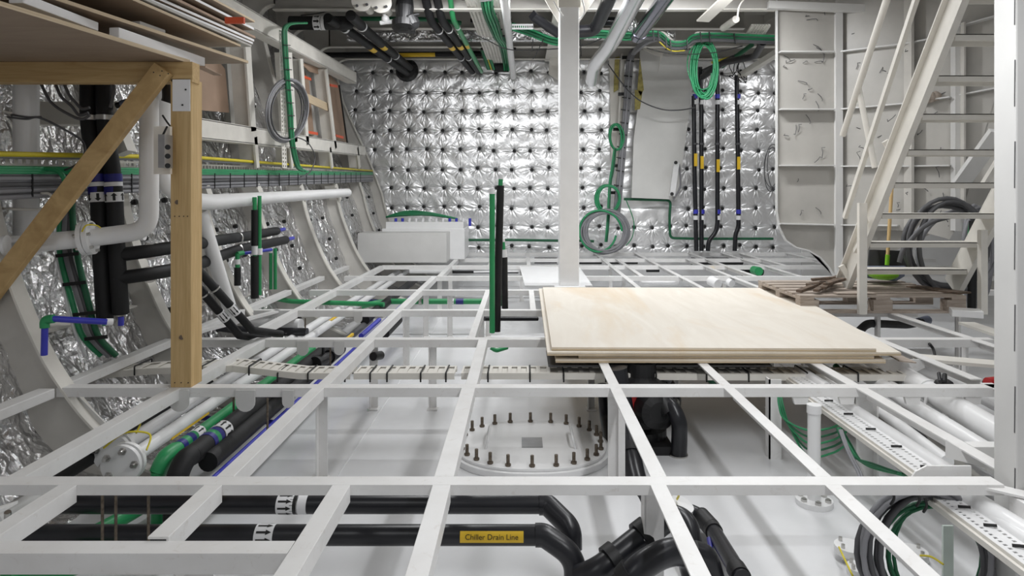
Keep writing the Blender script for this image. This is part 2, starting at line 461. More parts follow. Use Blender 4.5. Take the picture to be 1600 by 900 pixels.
# boards and tape behind the openings
def gplate(pts, mat, name, X): MB().prism([Xp(x, y, X) for x, y in pts], (-.012, 0, 0)).build(name, mat, wl)
gplate([(312, 60), (352, 108), (358, 176), (312, 172)], 'cardboard', 'board_panel', -2.72)
gplate([(352, 60), (392, 60), (398, 206), (362, 206)], 'grey', 'steel_panel', -2.75)
gplate([(466, 88), (508, 106), (522, 225), (476, 215)], 'grey', 'steel_panel', -2.75)
gplate([(466, 96), (482, 122), (491, 212), (476, 208)], 'cardboard', 'board_panel', -2.72)
gplate([(468, 96), (516, 112), (506, 118), (484, 112)], 'cardboard', 'board_panel', -2.62)
gplate([(511, 112), (529, 131), (541, 222), (522, 218)], 'cardboard', 'board_panel', -2.7)
gplate([(470, 116), (486, 122), (487, 126), (470, 120)], 'orange', 'orange_tape', -2.60)
gplate([(480, 204), (497, 207), (497, 211), (480, 208)], 'orange', 'orange_tape', -2.60)
gplate([(516, 131), (527, 133), (528, 137), (517, 135)], 'orange', 'orange_tape', -2.60)
gplate([(525, 210), (537, 213), (537, 217), (526, 214)], 'orange', 'orange_tape', -2.60)
MB().bar(Xp(473, 150, -2.56), Xp(517, 170, -2.56), .02, .10, up=(0, 0, 1)).build('timber_batten', 'plyedge', wl)
MB().bar(Xp(530, 133, -2.6), Xp(543, 226, -2.6), .02, .02).build('rubber_edge', 'ink', wl)

# ---- back bulkhead with quilted foil insulation
YB = 11.7; s_ = F/YB
pcx = [556.7+27.2*i for i in range(26)]; pcz = [113.5+30.1*i for i in range(10)]
pins = []
rnd = random.Random(3)
for r_, py in enumerate(pcz):
    for c_, px in enumerate(pcx):
        if 948 < px < 1072 and py < 335 or px > 1212: continue
        pins.append((px+rnd.uniform(-3, 3), py+rnd.uniform(-2.2, 2.2)))
pw = [P(x, y, YB) for x, y in pins]
import numpy as np
x0, x1, z0, z1 = -3.7, 4.9, -.5, 3.8
nx, nz = 880, 430
gx, gz = np.meshgrid(np.linspace(x0, x1, nx), np.linspace(z0, z1, nz))
px_ = np.array([p.x for p in pw]); pz_ = np.array([p.z for p in pw])
dmin = np.full(gx.shape, 9.0); ang = np.zeros(gx.shape); idx = np.zeros(gx.shape, int)
for i in range(len(pw)):
    d = np.hypot(gx-px_[i], gz-pz_[i]); mk = d < dmin
    dmin[mk] = d[mk]; ang[mk] = np.arctan2(gz-pz_[i], gx-px_[i])[mk]; idx[mk] = i
rs = np.random.RandomState(5)
ph = rs.rand(len(pw), 4)*6.28
f1 = 7; g = np.clip(dmin/.17, 0, 1)
puff = .038*(1-np.exp(-(dmin/.06)**1.3))*np.clip(1.15-.35*g, 0, 2)
fold = (.9*np.sin(9*ang+ph[idx, 0])+.8*np.sin(14*ang+ph[idx, 1])+.8*np.sin(23*ang+ph[idx, 2]))*np.exp(-((dmin-.075)/.065)**2)*.0034*(1.25-.6*np.sin(ang))
for zr in pcz:
    zz_ = 1+(303-zr)/s_; wob = .02*np.sin(gx*7+zr)
    fold -= .011*np.exp(-((gz-zz_-wob)/.022)**2)
h = puff+fold
for k in range(60):                       # long soft creases
    a = rs.rand()*3.14; fx, fz = np.cos(a), np.sin(a); fr = rs.uniform(6, 38)
    h += .014/fr*np.sin(fr*(gx*fx+gz*fz)+rs.rand()*6.28)
vs = [(float(a), YB-float(b), float(c)) for a, b, c in zip(gx.ravel(), h.ravel(), gz.ravel())]
mb = MB().add(vs, [(j*nx+i, j*nx+i+1, (j+1)*nx+i+1, (j+1)*nx+i) for j in range(nz-1) for i in range(nx-1)], True)
wb = mb.build('wall_back', 'foilwall'); tag(wb, kind='structure')
MB().box((-3.7, YB+.05, -.56), (7.3, YB+.12, 3.9)).build('bulkhead_plating', 'ltgrey', wb)
def pin_mesh(mb, p):
    mb.lathe([(.028, 0), (.031, .012), (.022, .03), (.006, .036)], (p.x, YB-.012, p.z), (0, -1, 0), 10)
order = sorted(pw, key=lambda p: abs(p.x-.6)+abs(p.z-2))
for p in order[:100]: pin_mesh(MB(), p) if 0 else None
for p in order[:100]:
    mb = MB(); pin_mesh(mb, p); mb.build('insulation_pin', 'ink', wb)
mb = MB()
for p in order[100:]: pin_mesh(mb, p)
tag(mb.build('insulation_pins', 'ink', wb), kind='stuff')

# ---- right side and partition bulkhead
wr = MB().box((7.2, -.6, -.56), (7.3, 12.1, 3.9)).build('wall_right', 'grey'); tag(wr, kind='structure')
def YP(px):
    if px < 1305: return 8.2
    return 1/(1/8.2+(px-1305)*(1/7.35-1/8.2)/(1485-1305))
poly = [(1212, -40), (1212, 330), (1216, 355), (1226, 375), (1242, 386), (1262, 391), (1280, 402), (1294, 418), (1301, 430), (1316, 430), (1322, 395), (1332, 372), (1350, 362),
        (1385, 360), (1425, 361), (1455, 366), (1484, 374), (1497, 352), (1508, 315), (1512, 292), (1620, 292), (1620, -60)]
bm = bmesh.new()
def slab(pl):
    vs = [P(x, y, YP(x)) for x, y in pl]; n = len(vs)
    bv = [bm.verts.new(v) for v in vs]; bv2 = [bm.verts.new(v+Vector((0, .012, 0))) for v in vs]
    f_ = bm.faces.new(bv); f2_ = bm.faces.new(list(reversed(bv2)))
    for i in range(n): bm.faces.new((bv[i], bv2[i], bv2[(i+1) % n], bv[(i+1) % n]))
    bmesh.ops.triangulate(bm, faces=[f_, f2_])
slab([(x, y) for x, y in poly if x < 1305]+[(1304.9, 430), (1304.9, -60)])
slab([(1305, -60), (1305, 430)]+[(x, y) for x, y in poly if x > 1305])
me = bpy.data.meshes.new('wall_partition'); bm.to_mesh(me); bm.free(); me.materials.append(M['grey'])
wp = bpy.data.objects.new('wall_partition', me); C.objects.link(wp); tag(wp, kind='structure')
mb = MB()
edge = [(1212, -40), (1212, 330), (1216, 355), (1226, 375), (1242, 386), (1262, 391), (1280, 402), (1294, 418), (1301, 430)]
vs = []
for x, y in edge: q = P(x, y, 8.2); vs += [q+Vector((0, -.05, 0)), q+Vector((0, .0, 0))]
mb.add(vs, [(2*i, 2*i+1, 2*i+3, 2*i+2) for i in range(len(edge)-1)])
mb.build('edge_flange', 'ltgrey', wp, solid=.014)
def vstiff(px, y0, y1, w=.10, d=.1, mat='ltgrey'):
    Y = YP(px); a, b = P(px, y0, Y), P(px, y1, Y)
    mb = MB(); mb.bar(a+Vector((0, -d, 0)), b+Vector((0, -d, 0)), w, .012, up=(0, 1, 0)); mb.bar(a+Vector((0, -d/2, 0)), b+Vector((0, -d/2, 0)), .012, d, up=(0, 1, 0))
    mb.build('stiffener', mat, wp)
vstiff(1304, 14, 430, .085, .12); vstiff(1413, -20, 355, .03, .16, 'hull'); vstiff(1486, 40, 360, .07, .12, 'ltgrey'); vstiff(1492, 40, 340, .02, .16, 'hull')
for rows in (((1215, 83), (1300, 83)), ((1308, 83), (1415, 70), (1480, 57)), ((1490, 45), (1600, 14)), ((1215, 172), (1300, 172)), ((1308, 172), (1410, 163), (1480, 153)),
             ((1490, 151), (1600, 130)), ((1215, 259), (1300, 259)), ((1308, 260), (1410, 260), (1480, 259)), ((1215, 349), (1300, 351)), ((1308, 351), (1400, 352))):
    mb = MB()
    for a, b in zip(rows, rows[1:]):
        p, q = P(a[0], a[1], YP(a[0])), P(b[0], b[1], YP(b[0]))
        mb.bar(p+Vector((0, -.05, 0)), q+Vector((0, -.05, 0)), .1, .014, up=(0, 0, 1))
    mb.build('stiffener', 'ltgrey', wp)
MB().bar(P(1200, 8, 8.1), P(1352, 14, 8.0), .08, .09).build('top_girder', 'ltgrey', wp)
rnd = random.Random(11)
for k in range(64):
    px, py = rnd.uniform(1225, 1475), rnd.uniform(20, 340)
    if 1295 < px < 1318 or 1405 < px < 1420: continue
    Y = YP(px)-.012; a = P(px, py, Y); t = rnd.uniform(0, 6.28); l = rnd.uniform(.04, .13)
    d = Vector((cos(t), 0, sin(t)))*l
    MB().tube([a, a+d*.5+Vector((0, -.02, 0)), a+d, a+d+Vector((d.z*.25, -.03, -d.x*.25))], .004, 5).build('wire_pin', 'dkgrey', wp)
# pale mortar lump on the partition ledge
mb = MB(); rnd = random.Random(2)
for k in range(6): mb.sphere(P(1446+k*4, 150+rnd.uniform(-4, 3), YP(1455)-.07), rnd.uniform(.03, .06), 5, 1.2)
mb.build('filler_lump', 'oldwood', wp)
# white tank side beyond the partition
MB().box((5.6, 10.9, -.5), (7.2, 10.93, .62)).build('tank_plate', 'bright', wr)

# ---- ceiling with deck beams
ce = MB().box((-3.7, -.6, 3.8), (7.3, 12.1, 3.86)).build('ceiling', 'grey'); tag(ce, kind='structure')
for n_ in (6.0, 7.0, 8.0, 9.0, 9.85):
    y = 1.17*n_; zb = {6.0: 3.24, 7.0: 3.24, 8.0: 3.30, 9.0: 3.30, 9.85: 3.31}[n_]
    x_end = 3.1 if n_ < 9 else 7.2
    MB().box((-3.02, y-.006, zb), (x_end, y+.006, 3.8)).build('deck_beam', 'grey', ce)
    MB().box((-3.02, y-.05, zb-.006), (x_end, y+.05, zb+.006)).build('beam_flange', 'cream', ce)
for x in (-2.3, -1.55, -.8, -.05, .7, 1.45, 2.2, 2.95, 3.8, 4.6):
    MB().box((x-.005, 5.5, 3.66), (x+.005, 11.6, 3.8)).build('deck_stiffener', 'grey', ce)
# heavy deck girder over the pillar
MB().box((.49, 5.2, 3.3), (.505, 11.6, 3.8)).build('deck_girder', 'grey', ce)
MB().box((.40, 5.2, 3.285), (.62, 11.6, 3.30)).build('girder_flange', 'cream', ce)
# diagonal deck stiffener right
MB().bar(P(1098, 33, 8.25), P(1160, -25, 7.3), .16, .02).build('diagonal_bracket', 'cream', ce)
# raised edge of the deck beam near the right with cut-out profile
for a, b in (((1002, 52), (1036, 52)), ((1036, 52), (1052, 66)), ((1052, 66), (1072, 66)), ((1072, 66), (1088, 52)), ((1088, 52), (1208, 56))):
    MB().bar(P(*a, 9.2), P(*b, 9.2), .08, .03).build('beam_edge', 'cream', ce)
# tapered plates on the back wall
def wallplate(pts, Y, mat, name, par, ext=.02):
    return MB().prism([P(x, y, Y) for x, y in pts], (0, ext, 0)).build(name, mat, par)
# foil patches between the deck beams
MB().box((4.85, 11.62, -.5), (7.25, 11.66, 3.8)).build('plain_wall', 'ltgrey', wb)
MB().box((-2.5, 9.62, 3.20), (.4, 9.72, 3.34)).build('foil_lagging', 'foil', ce)
MB().box((.9, 9.62, 3.22), (2.2, 9.72, 3.33)).build('foil_lagging', 'foil', ce)
for (xa, xb, ya, yb) in ((-2.8, -.4, 8.6, 9.2), (-.2, .4, 9.8, 10.4), (.8, 1.6, 7.4, 8.1), (1.0, 2.4, 9.6, 10.4), (-2.6, .3, 10.7, 11.3)):
    MB().box((xa, ya, 3.62), (xb, yb, 3.65)).build('foil_patch', 'foil', ce)

# ================================================================== DECK FRAME
df = thing('deck_frame', 'white painted steel grid of angle beams on short legs filling the middle of the room', 'steel frame')
R = {n: 1.17*n for n in (2, 3, 4, 5, 6, 7, 8, 9, 10)}; 
R.update({2: 2.345, 3: 3.50, 4: 4.65, 5: 5.80, 6: 7.0, 7: 8.17, 8: 9.4, 9: 10.4, 10: 11.45})
def lsec(c, along, ac, h, t=.008):
    a = ac.normalized()*t; dz = Vector((0, 0, -1))
    return MB().prism([c, c+ac, c+ac+dz*t, c+a+dz*t, c+a+dz*h, c+dz*h], along)
def cross(Y, xa, xb, w=.07, h=.055, z=0):
    return lsec(Vector((xa, Y-w/2, z)), Vector((xb-xa, 0, 0)), Vector((0, w, 0)), h).build('cross_beam', 'white', df, bevel=.0015)
def longb(X, Ya, Yb, w=.062, h=.06, z=0, Xb=None):
    Xb = X if Xb is None else Xb
    return lsec(Vector((X+w/2, Ya, z)), Vector((Xb-X, Yb-Ya, 0)), Vector((-w, 0, 0)), h).build('longitudinal_beam', 'white', df, bevel=.0015)
def post(X, Y, w=.05, d=.05, za=-.5, zb=-.05, plate=False):
    mb = MB(); mb.box((X-w/2, Y-d/2, za), (X-w/2+.006, Y+d/2, zb)); mb.box((X-w/2, Y+d/2-.006, za), (X+w/2, Y+d/2, zb))
    mb.box((X-w*.7, Y-d*.7, za), (X+w*.7, Y+d*.7, za+.008))
    return mb.build('frame_post', 'white', df)
def hp(w): return w/2
cross(R[2], -1.95, 1.66, h=.037); cross(R[3], -2.4, 2.62, h=.048); cross(R[4], -2.3, 3.25); cross(R[5], -2.3, 3.4); cross(R[6], -2.2, 6.2)
cross(R[7], -2.15, 6.3); cross(R[8], -1.95, 6.4); cross(R[9], -.95, 6.4); cross(R[10], -1.0, 6.4)
# near-left lower member
mb = MB(); ya = F/545.; mb = lsec(Vector((-2.0, ya-.035, -.012)), Vector((1.34, 0, 0)), Vector((0, .07, 0)), .06); mb.build('cross_beam', 'white', df, bevel=.0015)
h_ = .035
def seg(X, a, b, Xb=None, w=.062): return longb(X, a+h_, b-h_, w, Xb=Xb)
seg(-1.79, R[2], R[3]); seg(-1.79, R[3], R[4]); longb(-1.56, 1.96, R[2]-h_)
seg(-1.05, R[2], R[3]); seg(-1.04, R[3], R[4]); longb(-1.06, 1.96, R[2]-h_)
longb(-.62, 1.2, R[2]-h_); longb(-.275, 1.2, R[2]-h_); seg(-.275, R[2], R[3], w=.07); seg(-.265, R[3], R[4])
seg(-.35, R[4], R[5], w=.05); seg(-.35, R[5], R[6], w=.05)
longb(.47, 1.2, R[2]-h_, .055); seg(.485, R[2], R[3], w=.058); seg(.485, R[3], R[4], w=.055)
longb(1.07, 1.2, R[2]-h_, .055); seg(1.07, R[2], R[3], w=.055); seg(1.07, R[3], R[4], w=.055)
seg(1.755, R[2], R[3], w=.06); seg(1.74, R[3], R[4], w=.06)
for a, b in ((4, 5), (5, 6), (6, 7), (7, 8)): seg(-1.95, R[a], R[b])
for a, b in ((4, 5), (5, 6), (6, 7), (7, 8), (8, 9), (9, 10)): seg(-1.06 if a < 7 else -1.0, R[a], R[b])
for X, a, b in ((1.25, 6, 10), (1.93, 6, 10), (1.47, 7, 9), (2.55, 6, 9), (2.85, 7, 10), (3.4, 7, 10), (3.7, 8, 10), (4.5, 7, 10), (.1, 8, 10), (-.45, 8, 10), (5.3, 7, 10)):
    for k in range(a, b): seg(X, R[k], R[k+1], w=.055)
seg(2.46, R[3]+.1, R[4]); seg(2.46, R[4], R[5]); seg(3.12, R[4]-.35, R[4]); seg(3.12, R[4], R[5]); seg(.1, R[5], R[6], w=.05)
longb(2.46, R[3]-.3, R[3]+.06)
# jogged members beside the right column
MB().bar((1.60, 2.345, -.014), (1.95, 2.05, -.014), .06, .008).build('longitudinal_beam', 'white', df)
MB().box((1.79, 2.66, -.06), (2.2, 2.72, -.002)).build('cross_beam', 'white', df)
MB().box((1.66, 2.2, -.095), (2.1, 2.29, -.022)).build('cross_beam', 'white', df, bevel=.003)
MB().prism([(1.38, 2.42, -.06), (1.62, 2.42, -.06), (1.62, 2.42, .02), (1.46, 2.42, .02), (1.42, 2.42, .0)], (0, .008, 0)).build('gusset_plate', 'white', df)
MB().prism([(1.69, 2.68, -.05), (1.80, 2.55, -.05), (1.69, 2.68, .02)], (.008, 0.008, 0)).build('gusset_plate', 'white', df)
MB().prism([(2.46, 4.1, -.06), (2.46, 4.1, -.01), (2.1, 4.1, -.01), (2.3, 4.1, -.14)], (0, .008, 0)).build('gusset_plate', 'white', df)
MB().bar((-2.43, 3.44, -.02), (-2.46, 2.5, -.02), .085, .05).build('bilge_stringer', 'white', wl, bevel=.004)
# diagonal ties on the left
for (a, b) in (((-2.28, R[4], -.02), (-1.82, R[4]+.02, -.02)), ((-2.42, R[4]+.1, -.01), (-2.1, R[5], -.01))):
    MB().bar(a, b, .05, .02).build('diagonal_tie', 'white', df)
for X, Y in ((-1.05, R[3]), (-1.03, R[4]), (-.62, R[4]), (.485, R[4]), (1.07, R[4]), (-2.1, R[6]), (-1.0, R[5]), (-1.0, R[6]), (-.35, R[6]), (-.75, R[6]), (-.35, R[5]),
             (1.74, R[4]), (2.46, R[4]), (3.1, R[4]), (3.1, R[5]), (2.46, R[5]), (1.25, R[7]), (-1., R[8]), (0, R[8]), (.6, R[8]), (1.25, R[8]), (-1.0, R[7]), (2.85, R[8]), (3.4, R[7]), (3.8, R[5])):
    post(X, Y+.03)
post(-.96, 1.97, .09, .06, zb=-.06)
mb = MB(); mb.box((.45, 3.50, -.5), (.50, 3.508, -.05)); mb.box((.50, 3.47, -.5), (.535, 3.53, -.05)); mb.build('frame_post', 'white', df)
mb = MB(); mb.box((.435, 2.36, -.5), (.50, 2.366, -.05)); mb.box((.43, 2.36, -.5), (.436, 2.42, -.05)); mb.build('frame_post', 'white', df)
mb = MB(); mb.box((1.745, 3.50, -.5), (1.83, 3.508, -.05)); mb.box((1.83, 3.46, -.5), (1.838, 3.53, -.05)); mb.build('frame_post', 'white', df)
mb = MB(); mb.box((1.40, 3.80, -.5), (1.47, 3.808, -.05)); mb.box((1.40, 3.80, -.5), (1.408, 3.86, -.05)); mb.build('frame_post', 'white', df)
# hanging pipe brackets under the frame, left bay
for X, Y, w_ in ((-1.76, R[3], .10), (-1.42, R[3], .10), (-1.20, R[3], .06), (-1.5, R[4], .08), (-1.25, R[4], .07), (-1.40, R[5], .07)):
    MB().lathe([(.001, 0), (w_/2, .001), (w_/2, .008), (.001, .009)], (X, Y-.04, -.07), (0, -1, 0), 18).build('pipe_bracket', 'ltgrey', df)
    MB().box((X-w_/2, Y-.049, -.07), (X+w_/2, Y-.041, -.008)).build('bracket_plate', 'ltgrey', df)

# ---- pillars
def pillar(name, label, x0, x1, y0, y1, z0, z1, mat='bright'):
    t = thing(name, label, 'column')
    MB().box((x0, y0, z0), (x1, y1, z1)).build('shaft', mat, t, bevel=.012)
    return t
t = pillar('steel_pillar', 'slim white square steel pillar rising from the white board in mid room', .405, .618, 7.2, 7.42, .0, 3.02)
MB().box((.35, 7.12, 0.0), (.68, 7.5, .014)).build('base_plate', 'bright', t)
MB().prism([(.40, 7.3, 2.86), (.15, 7.3, 3.285), (.90, 7.3, 3.285), (.625, 7.3, 2.86)], (0, .02, 0)).build('head_bracket', 'cream', t)
MB().box((.05, 7.19, 3.225), (1.0, 7.45, 3.245)).build('head_plate', 'cream', t)
MB().box((.395, 7.195, 3.0), (.63, 7.425, 3.22)).build('head_block', 'cream', t)
MB().tube(spline([P(905, -12, 7.1), P(912, 8, 7.1), P(912, 22, 7.1), P(905, 30, 7.15)]), .008, 6).build('lifting_hook', 'bright', t)
MB().tube(spline([P(865, 2, 7.1), P(872, 14, 7.1), P(880, 25, 7.15)]), .008, 6).build('lifting_hook', 'bright', t)
settle(t)
t = thing('steel_column', 'broad white box column at the right edge with vertical weld seams', 'column')
MB().box((1.692, 2.30, -.5), (2.1, 2.41, 3.5)).build('shaft', 'ltgrey', t, bevel=.006)
for k in range(10):
    z = -.1+k*.28
    MB().bar((1.6915, 2.306, z), (1.6915, 2.304, z+.16), .002, .003, up=(0, 1, 0)).build('weld_seam', 'dkgrey', t)
MB().box((1.65, 2.2, -.11), (2.1, 2.289, -.10)).build('collar_plate', 'ltgrey', t)
settle(t)
# ================================================================== LEFT: TIMBER RACK AND BOARDS
t = thing('timber_rack', 'pine timber trestle with upright post, top rail and diagonal brace holding boards on the left', 'wooden rack')
Yr = 3.5; sr = F/Yr
def rk(px, py, dy=0): return P(px, py, Yr+dy)
a, b = rk(271, 603), rk(303, 124)
MB().box((a.x, Yr-.03, 0.0), (b.x, Yr+.09, b.z)).build('post', 'pinez', t, bevel=.003)
a, b = rk(-12, 130), rk(305, 98)
MB().box((a.x, Yr-.03, a.z), (b.x, Yr+.05, b.z)).build('top_rail', 'pinex', t, bevel=.003)
o = MB().bar(rk(256, 107, -.06), rk(-46, 500, -.06), .095, .045, up=(0, 1, 0)).build('brace', wood('pine_brace', (.42, .27, .11), (.60, .41, .19), (3, 3, 3), 2.5), t, bevel=.003)
for x, y in ((240, 113), (253, 111), (250, 118), (263, 115)): MB().cyl(rk(x, y, -.078), rk(x, y, -.084), .0035, 8).build('screw', 'ink', o)
o = MB().box((rk(275, 0).x, Yr-.036, rk(0, 175).z), (rk(302, 0).x, Yr-.03, rk(0, 126).z)).build('joining_plate', 'label', t)
for x, y in ((290, 140), (285, 164)): MB().cyl(rk(x, y, -.035), rk(x, y, -.04), .005, 8).build('screw', 'ink', o)
for x, y, r_ in ((277, 316, .012), (284, 527, .013)): MB().cyl(rk(x, y, -.029), rk(x, y, -.0315), r_, 12).build('knot', 'darkwood', t)
for x, y in ((273, 338), (280, 338), (287, 338), (293, 338), (273, 598), (283, 598), (294, 598)): MB().cyl(rk(x, y, -.029), rk(x, y, -.034), .003, 8).build('screw', 'ink', t)
# rear leg of the rack, nearer the camera and out of sight on the left, carries the boards
MB().box((-3.0+.2, 1.6, -.0), (-2.7, 1.7, 1.66)).build('post', 'pinez', t)
MB().box((-2.85, 1.58, 1.62), (-1.6, 1.69, 1.72)).build('top_rail', 'pinex', t)
settle(t)
def board(label, far, farleft, near, z, th, mat='film', dz=0, edge='plyedge', group='board stack on the timber rack'):
    """sheet lying on the rack: right edge from far to near pixels at height z"""
    t = thing('board', label, 'board', group)
    def q(p): Y = F*(z-1)/(303-p[1]); return Vector(((p[0]-815)/F*Y, Y, z))
    A, B, Cc = q(far), q(farleft), q(near)
    d = (Cc-A); D = A+d*1.6; l = B-A
    l = l.normalized()*1.02
    pts = [A, D, D+l, A+l]
    e = .0015
    MB().prism([p for p in pts], (0, 0, th)).build('core', edge, t)
    c = sum(pts, Vector())/4
    MB().prism([c+(p-c)*.999+Vector((0, 0, -.0012)) for p in pts], (0, 0, .0012)).build('face_veneer', mat, t)
    settle(t); return t
board('lowest brown board resting on the timber rack, wide smooth underside', (297, 99), (60, 104), (0, 9), 1.685, .018)
board('second brown board up from the timber rack, reaching past the post to a sharp corner', (388, 99), (250, 101), (87, 0), 1.815, .016)
board('brown board under the grey board of the stack, its underside darkened', (376, 73), (240, 74), (207, 0), 1.93, .014)
board('dark grey thin board near the middle of the board stack', (393, 73), (290, 75), (227, 0), 1.955, .012, 'grey', edge='grey')
board('pale edged board directly above the dark grey board', (395, 69), (290, 71), (231, 0), 1.975, .012, edge='label')
board('pale edged board of the stack with a light core, just over the pale one', (397, 65), (300, 67), (249, 0), 2.0, .014, edge='label')
board('board under the orange tape in the stack', (399, 60), (300, 62), (275, 0), 2.03, .013, edge='cardboard')
board('board second from the top of the stack with a white edge', (397, 47), (310, 49), (304, 0), 2.07, .014, edge='label')
board('topmost short board of the stack with a torn brown end', (398, 35), (330, 36), (333, 0), 2.12, .012)
t = MB().box(tuple(P(351, 36, 3.7)), tuple(P(383, 28, 3.72))).build('orange_tape_patch', 'orange'); tag(t, 'orange tape strip stuck on the board ends of the stack', 'tape')
def strip(label, p, q, z, w, h, mat='label'):
    def g(p): Y = F*(z-1)/(303-p[1]); return Vector(((p[0]-815)/F*Y, Y, z))
    o = MB().bar(g(p), g(q), w, h).build('spacer_strip', mat, bevel=.003); return tag(o, label, 'strip')
strip('long white spacer strip between the lowest boards with a square end near the post', (314, 97), (178, 51), 1.76, .05, .05)
strip('white spacer strip with rounded end, between the boards at the upper left corner', (144, 42), (25, -3), 1.77, .06, .04)
strip('short grey spacer strip between second and third board', (252, 50), (212, 36), 1.87, .05, .02, 'ltgrey')
t = MB().bar(P(313, 104, 3.6), P(340, 117, 4.2), .05, .008).build('wood_splinter', 'cardboard'); tag(t, 'thin brown lath poking out behind the rail end', 'lath')

# ================================================================== LEFT: PIPES ON THE HULL SIDE
def pipe(name, label, cat, pts, r, mat, fil=.08, n=16, group=None, fin=True):
    t = thing(name, label, cat, group)
    MB().tube(fillet(pts, fil) if len(pts) > 2 else pts, r, n).build('tube', mat, t)
    return t
def clamp(t, p, d, r, mat='steel', w=.014):
    p = Vector(p); d = Vector(d).normalized()
    MB().tube([p-d*w/2, p+d*w/2], r*1.08+.002, 20).build('clamp', mat, t)

# big upright white pipe
t = thing('vertical_pipe', 'thick white upright pipe at far left behind the diagonal brace', 'pipe')
X = -2.7
p0, p1 = P(41, 398, 3.73), P(41, 60, 3.73)
MB().tube([p0, p1], .062, 24).build('tube', 'pipewhite', t)
MB().tube([p0+Vector((0, 0, .0)), p0+Vector((0, 0, .05))], .068, 24).build('foot_collar', 'pipewhite', t)
c = P(41, 183, 3.73); MB().tube([c+Vector((.066*cos(a), .066*sin(a), .006*sin(2*a))) for a in [2*pi*k/24 for k in range(24)]], .006, 6, closed=True).build('wire_loop', 'dkgrey', t)
MB().tube(spline([P(12, 183, 3.55), P(41, 186, 3.5), P(62, 184, 3.55), P(100, 202, 3.6), P(128, 220, 3.73), P(132, 240, 3.65), P(118, 258, 3.65), P(95, 268, 3.73)]), .006, 6).build('wire_tail', 'dkgrey', t)
settle(t)
# flanged white pipe running level then up
t = thing('flanged_pipe', 'white pipe with bolted round flange joint running level below the diagonal brace then turning upward', 'pipe')
Yf = 3.66
pts = [P(-8, 386, Yf-.14), P(0, 385, Yf-.12), P(140, 372, Yf), P(233, 360, Yf+.06), P(233, 120, Yf+.08)]
MB().tube(fillet(pts, .1, 8), .049, 24).build('tube', 'pipewhite', t)
d = (pts[3]-pts[2]).normalized()
fm = MB(); c = P(137, 372, Yf); flange(fm, c-d*.014, d, .092, .024); flange(fm, c+d*.014, d, .092, .024); fl_ = fm.build('flange', 'pipewhite', t, bevel=.002)
bolts(fl_, c, d, .075, 6, .009, .085, .3)
for px, py in ((10, 384), (222, 361)):
    e = P(px, py, Yf-.18 if px < 100 else Yf+.10); MB().tube([e-d*.008, e+d*.008], .054, 24).build('weld_ring', 'pipewhite', t)
MB().tube(spline([P(128, 362, Yf-.1), P(135, 352, Yf-.1), P(150, 352, Yf-.05), P(157, 356, Yf-.02)]), .004, 6).build('earth_wire', 'yelcab', t)
settle(t)
# second vertical white pipe with an elbow beside the socket
t = pipe('elbow_pipe', 'white pipe curving down behind the timber post beside the socket board', 'pipe', [P(226, 100, 3.9), P(226, 125, 3.9), P(252, 150, 3.92), P(252, 270, 3.94), P(262, 292, 3.97), P(300, 314, 4.1), P(330, 316, 4.4), P(420, 309, 5.9), P(543, 301, 8.5)], .052, 'pipewhite', .12, 20)
for f_ in ((352, 314, 4.72), (480, 304.5, 7.1)): c = P(*f_); dd = P(543, 301, 8.5)-P(330, 316, 4.4); MB().tube([c, c+dd.normalized()*.014], .058, 20).build('weld_ring', 'pipewhite', t)
settle(t)
# diagonal white pipe down the hull behind the post
t = pipe('drain_pipe', 'white straight pipe slanting down the hull side from post to bilge', 'pipe', [P(312, 330, 4.45), P(362, 492, 4.75), P(366, 500, 4.8)], .047, 'pipewhite', .05, 20); settle(t)
# insulated risers
for k, (xa, lab) in enumerate(((146, 'left one of two thick black insulated risers behind the diagonal brace'), (171, 'right one of two thick black insulated risers behind the diagonal brace'))):
    t = thing('insulated_riser', lab, 'pipe')
    pts = [P(xa-7, 80, 3.87), P(xa-7, 190, 3.87), P(xa+6, 280, 3.87), P(xa+12, 400, 3.87), P(xa+18, 498 if k == 0 else 490, 3.9)]
    r = .0445
    MB().tube(spline(pts, 6), r, 18).build('insulation', 'black', t)
    c = P(xa-6, 184, 3.87); clamp(t, c, (0, 0, 1), r*1.04, 'steel', .028)
    td = (P(xa+5, 270, 3.87)-P(xa+9, 330, 3.87)).normalized()
    c = P(xa+6, 288, 3.87); band(t, c-td*.012, c+td*.012, r*1.08, 'label', 'tape_band')
    for dy in (-10, 10):
        c = P(xa+6, 288+dy, 3.87); band(t, c-td*.022, c+td*.022, r*1.06, 'navy', 'tape_band', 'navy blue tape band')
    c = P(xa+7.5, 308, 3.87); arrow_band(t, c, td, r*1.08, .055, 6, rev=(k == 0))
    e = P(xa+18, 495, 3.88); MB().tube([e, e-Vector((0, 0, .05))], .016, 10).build('bare_end', 'green' if k == 0 else 'blue', t)
    if k == 0: pass
    settle(t)
for k, (ya, lab) in enumerate(((392, 'upper'), (428, 'lower'))):
    t = thing('insulated_branch', f'{lab} black insulated branch pipe running from the risers toward the far hull frames', 'pipe')
    y2 = 361 if k == 0 else 375; x2 = 432 if k == 0 else 446
    pts = [P(180, ya+7, 3.87), P(235, ya, 3.93), P(300, ya-10 if k == 0 else ya-12, 4.3), P(372, 371 if k == 0 else 390, 5.3), P(x2, y2, 6.4)]
    MB().tube(fillet(pts, .15), [.043]*1 if 0 else .040, 16).build('insulation', 'black', t)
    for q, Y in ((P(234, ya+1, 3.95), 0), (P(372, 372 if k == 0 else 390, 5.3), 0)): clamp(t, q, (.35 if q.y > 5 else -.9, .9, .1), .043, 'steel', .016)
    e = P(x2, y2, 6.4); MB().tube([e, P(x2+12, y2-3, 6.6)], .018, 10).build('bare_end', 'blue', t)
    settle(t)
